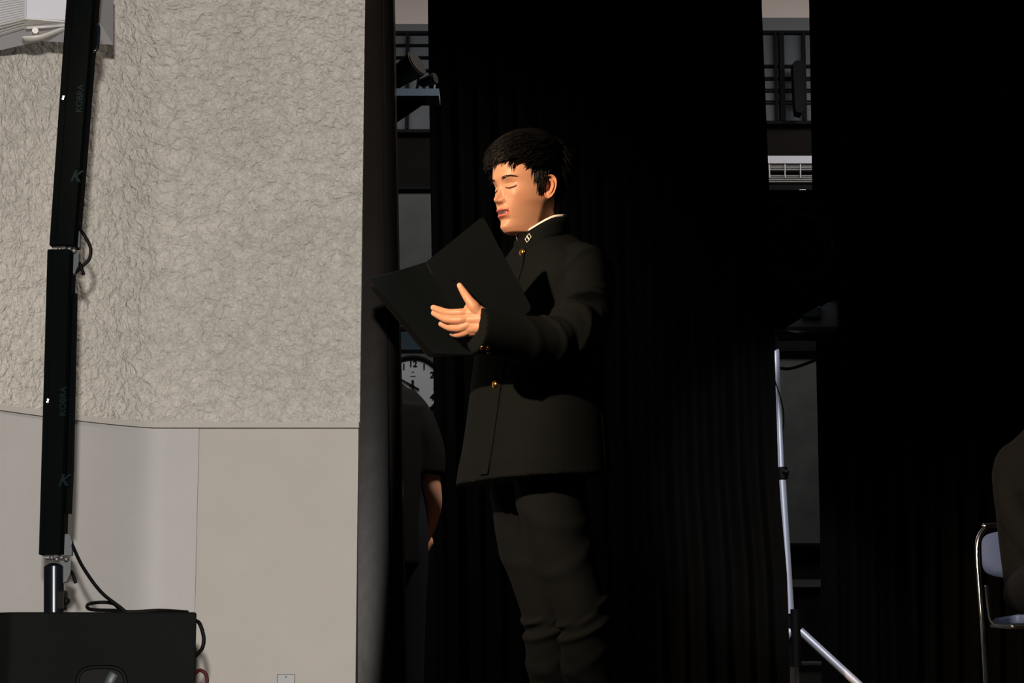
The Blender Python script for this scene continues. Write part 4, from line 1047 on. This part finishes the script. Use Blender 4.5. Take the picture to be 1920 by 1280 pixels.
mb = MB(); mb.tube([at(1462, 690, TY+.1), at(1480, 691, TY+.1), at(1505, 684, TY+.1), at(1535, 671, TY+.1), at(1560, 650, TY+.1), at(1560, 612, TY+.1)], .006, 10, 6)
tag(mb.build('speaker_cable', M['rubber']), 'black cable sagging below the loudspeaker on the stand', 'cable')

# ================================================================== THINGS IN THE GAPS
# air conditioner
AY = BY-.28
r = empty('air_conditioner', at(1480, 345, AY), 'white slatted wall air conditioner seen between the two curtains', 'air conditioner')
mb = MB(); mb.quadpx(1395, 292, 1570, 306, AY, .27); mb.build('top_cover', M['white_abs'], r)
mb = MB(); mb.quadpx(1397, 306, 1568, 320, AY+.02, .25); mb.quadpx(1397, 328, 1568, 343, AY+.02, .25); mb.build('body_shell', M['grey_beam'], r)
mb = MB(); mb.quadpx(1397, 320, 1568, 328, AY+.05, .2); mb.build('air_slot', M['rubber'], r)
for x in (1443, 1472, 1501, 1530, 1414): mb = MB(); mb.quadpx(x-1, 306, x+1.2, 333, AY+.005, .02); mb.build('rib', M['white_abs'], r)
for k in range(4): mb = MB(); mb.quadpx(1398, 307.5+k*3.3, 1567, 308.3+k*3.3, AY+.012, .01); mb.build('louvre', M['ivory'], r)
for k in range(4): mb = MB(); mb.quadpx(1398, 329.5+k*3.4, 1567, 330.3+k*3.4, AY+.012, .01); mb.build('louvre', M['ivory'], r)
mb = MB(); mb.quadpx(1440, 344, 1560, 356, AY+.03, .2); mb.build('tray', M['rubber'], r)
mb = MB(); mb.cyl(at(1499, 356, AY), at(1511, 356, AY), .004, 10); mb.build('glint_rod', M['chrome'], r)  # chrome rod added for the glint below the unit
# narrow dark box fixed on the bars of the right window
r = empty('wall_box', at(1499, 210, BY-.12), 'narrow dark upright box fixed in front of the barred window at the right', 'box')
mb = MB(); mb.prism([at(x, y, BY-.2) for x, y in ((1487, 118), (1492, 113), (1506, 113), (1509, 120), (1508, 205), (1504, 212), (1493, 209), (1491, 200))], (0, .10, 0)); mb.build('housing', M['rubber'], r)
for y_ in (140, 190): mb = MB(); mb.box(at(1500.5, y_, BY-.085), (.03, .06, .03)); mb.build('mount', M['rubber'], r)
# shelf with lamps behind the frame
shy = 6.75
r = empty('wall_shelf', at(760, 172, shy), 'blue-grey bracket shelf fixed behind the brown stage frame', 'shelf')
mb = MB(); a = at(690, 166, shy); b = at(823, 181, shy); mb.box(((a.x+b.x)/2, shy+.06, a.z-.012), (b.x-a.x, .12, .024)); mb.build('board', M['shelf_blue'], r)
mb = MB(); mb.prism([at(690, 182, shy+.04), at(800, 182, shy+.04), at(800, 190, shy+.04), at(738, 232, shy+.04), at(690, 262, shy+.04)], (0, .012, 0)); mb.build('bracket', M['rubber'], r)
def par_can(cx_, cy_, rr, ln, lab, tilt):
    p = at(cx_, cy_, shy+.06); e = empty('floodlight', Vector((p.x, p.y, at(760, 166, shy).z)), lab, 'lamp')
    d = Vector((math.cos(tilt), -.5, math.sin(tilt))).normalized(); mb = MB(); mb.cyl(p-d*ln*.5, p+d*ln*.5, rr*.75, 24, rr); mb.sphere(p-d*ln*.5, rr*.75); mb.build('can', M['rubber'], e)
    mb = MB(); mb.cyl(p+d*(ln*.5), p+d*(ln*.5+.004), rr*.9, 24); mb.build('lens', M['rubber'], e)
    base = at(760, 166, shy).z
    mb = MB(); mb.tube([Vector((p.x-rr*.9, p.y+.02, p.z)), Vector((p.x-rr*.6, p.y+.02, base+.006)), Vector((p.x+rr*.6, p.y+.02, base+.006)), Vector((p.x+rr*.9, p.y+.02, p.z))], .005, 8, 5); mb.build('yoke', M['grey_plate'], e)
par_can(762, 133, .046, .09, 'larger dark floodlight on the blue-grey shelf, beside the stage frame', .5)
par_can(804, 151, .020, .045, 'smaller dark floodlight at the right end of the blue-grey shelf', .2)
# noticeboard below the left window
mb = MB(); mb.quadpx(690, 618, 850, 655, BY-.05, .04); tag(mb.build('notice_board', M['teal']), 'dark teal board on the wing wall just above the clock', 'board')
mb = MB(); mb.quadpx(700, 657, 850, 830, BY-.03, .025); struct('trim_9', mb, M['pane_low'])
# clock
ck = at(774, 724, BY-.1); R_ = 53/4000*(BY-.1)/cp*.985
r = empty('wall_clock', ck, 'round white wall clock with black numerals and a black rim', 'clock')
n = 48
mb = MB(); mb.tube([ck+Vector((R_*1.05*math.cos(2*PI*k/n), -.002, R_*1.05*math.sin(2*PI*k/n))) for k in range(n)], (.011, .014), 10, 1, closed=True); mb.build('rim', M['rubber'], r)
mb = MB(); mb.cyl(ck+Vector((0, .06, 0)), ck, R_*1.03, 48, smooth=False); dl = mb.build('dial', M['dial'], r)
for h in range(1, 13):
    a = math.radians(90-30*h); p = ck+Vector((.80*R_*math.cos(a), -.002, .80*R_*math.sin(a)))
    v, f = text_mesh(str(h), R_*.31, .0006, frameM(p, (1, 0, 0), (0, 0, 1)), 0, .0012); mb = MB(); mb.add(v, f); mb.build('numeral', M['rubber'], dl)
mb = MB(); 
def hand_(ang, l, back, w):
    d = Vector((math.cos(ang), 0, math.sin(ang))); q = Vector((-d.z, 0, d.x)); o = ck+Vector((0, -.006, 0))
    mb = MB(); mb.prism([o-d*back-q*w, o+d*l-q*w*.6, o+d*l+q*w*.6, o-d*back+q*w], (0, -.002, 0)); return mb
hand_(math.radians(90-300), R_*.82, R_*.26, .005).build('minute_hand', M['rubber'], r)
hand_(math.radians(90-175-5), R_*.56, R_*.22, .006).build('hour_hand', M['rubber'], r)
mb = MB(); mb.cyl(ck+Vector((0, -.003, 0)), ck+Vector((0, -.011, 0)), .008); mb.build('hub', M['rubber'], r)
for (yy, ww) in ((-19, 5), (-27, 2.5), (20, 7)):
    p = ck+Vector((0, -.0015, -yy/363)); mb = MB(); mb.box(p, (ww*2/363, .001, .0035)); mb.build('marking', M['grey_plate'], dl)
# crate at the foot of the right gap
r = empty('storage_crate', (at(1520, 1270, 10.2).x, 10.2, 0), 'dim grey crate on the floor at the bottom of the right gap', 'crate')
ct = at(1500, 1240, 10.2); cb_x = at(1600, 1240, 10.2).x
mb = MB(); mb.box(((ct.x+cb_x)/2-.05, 10.35, ct.z/2), (cb_x-ct.x, .3, ct.z-.03), None, .008); mb.build('crate_body', M['pane_low'], r)
mb = MB(); mb.box(((ct.x+cb_x)/2-.05, 10.35, ct.z-.01), (cb_x-ct.x+.02, .32, .022), None, .006); mb.build('lid', M['grey_beam'], r)
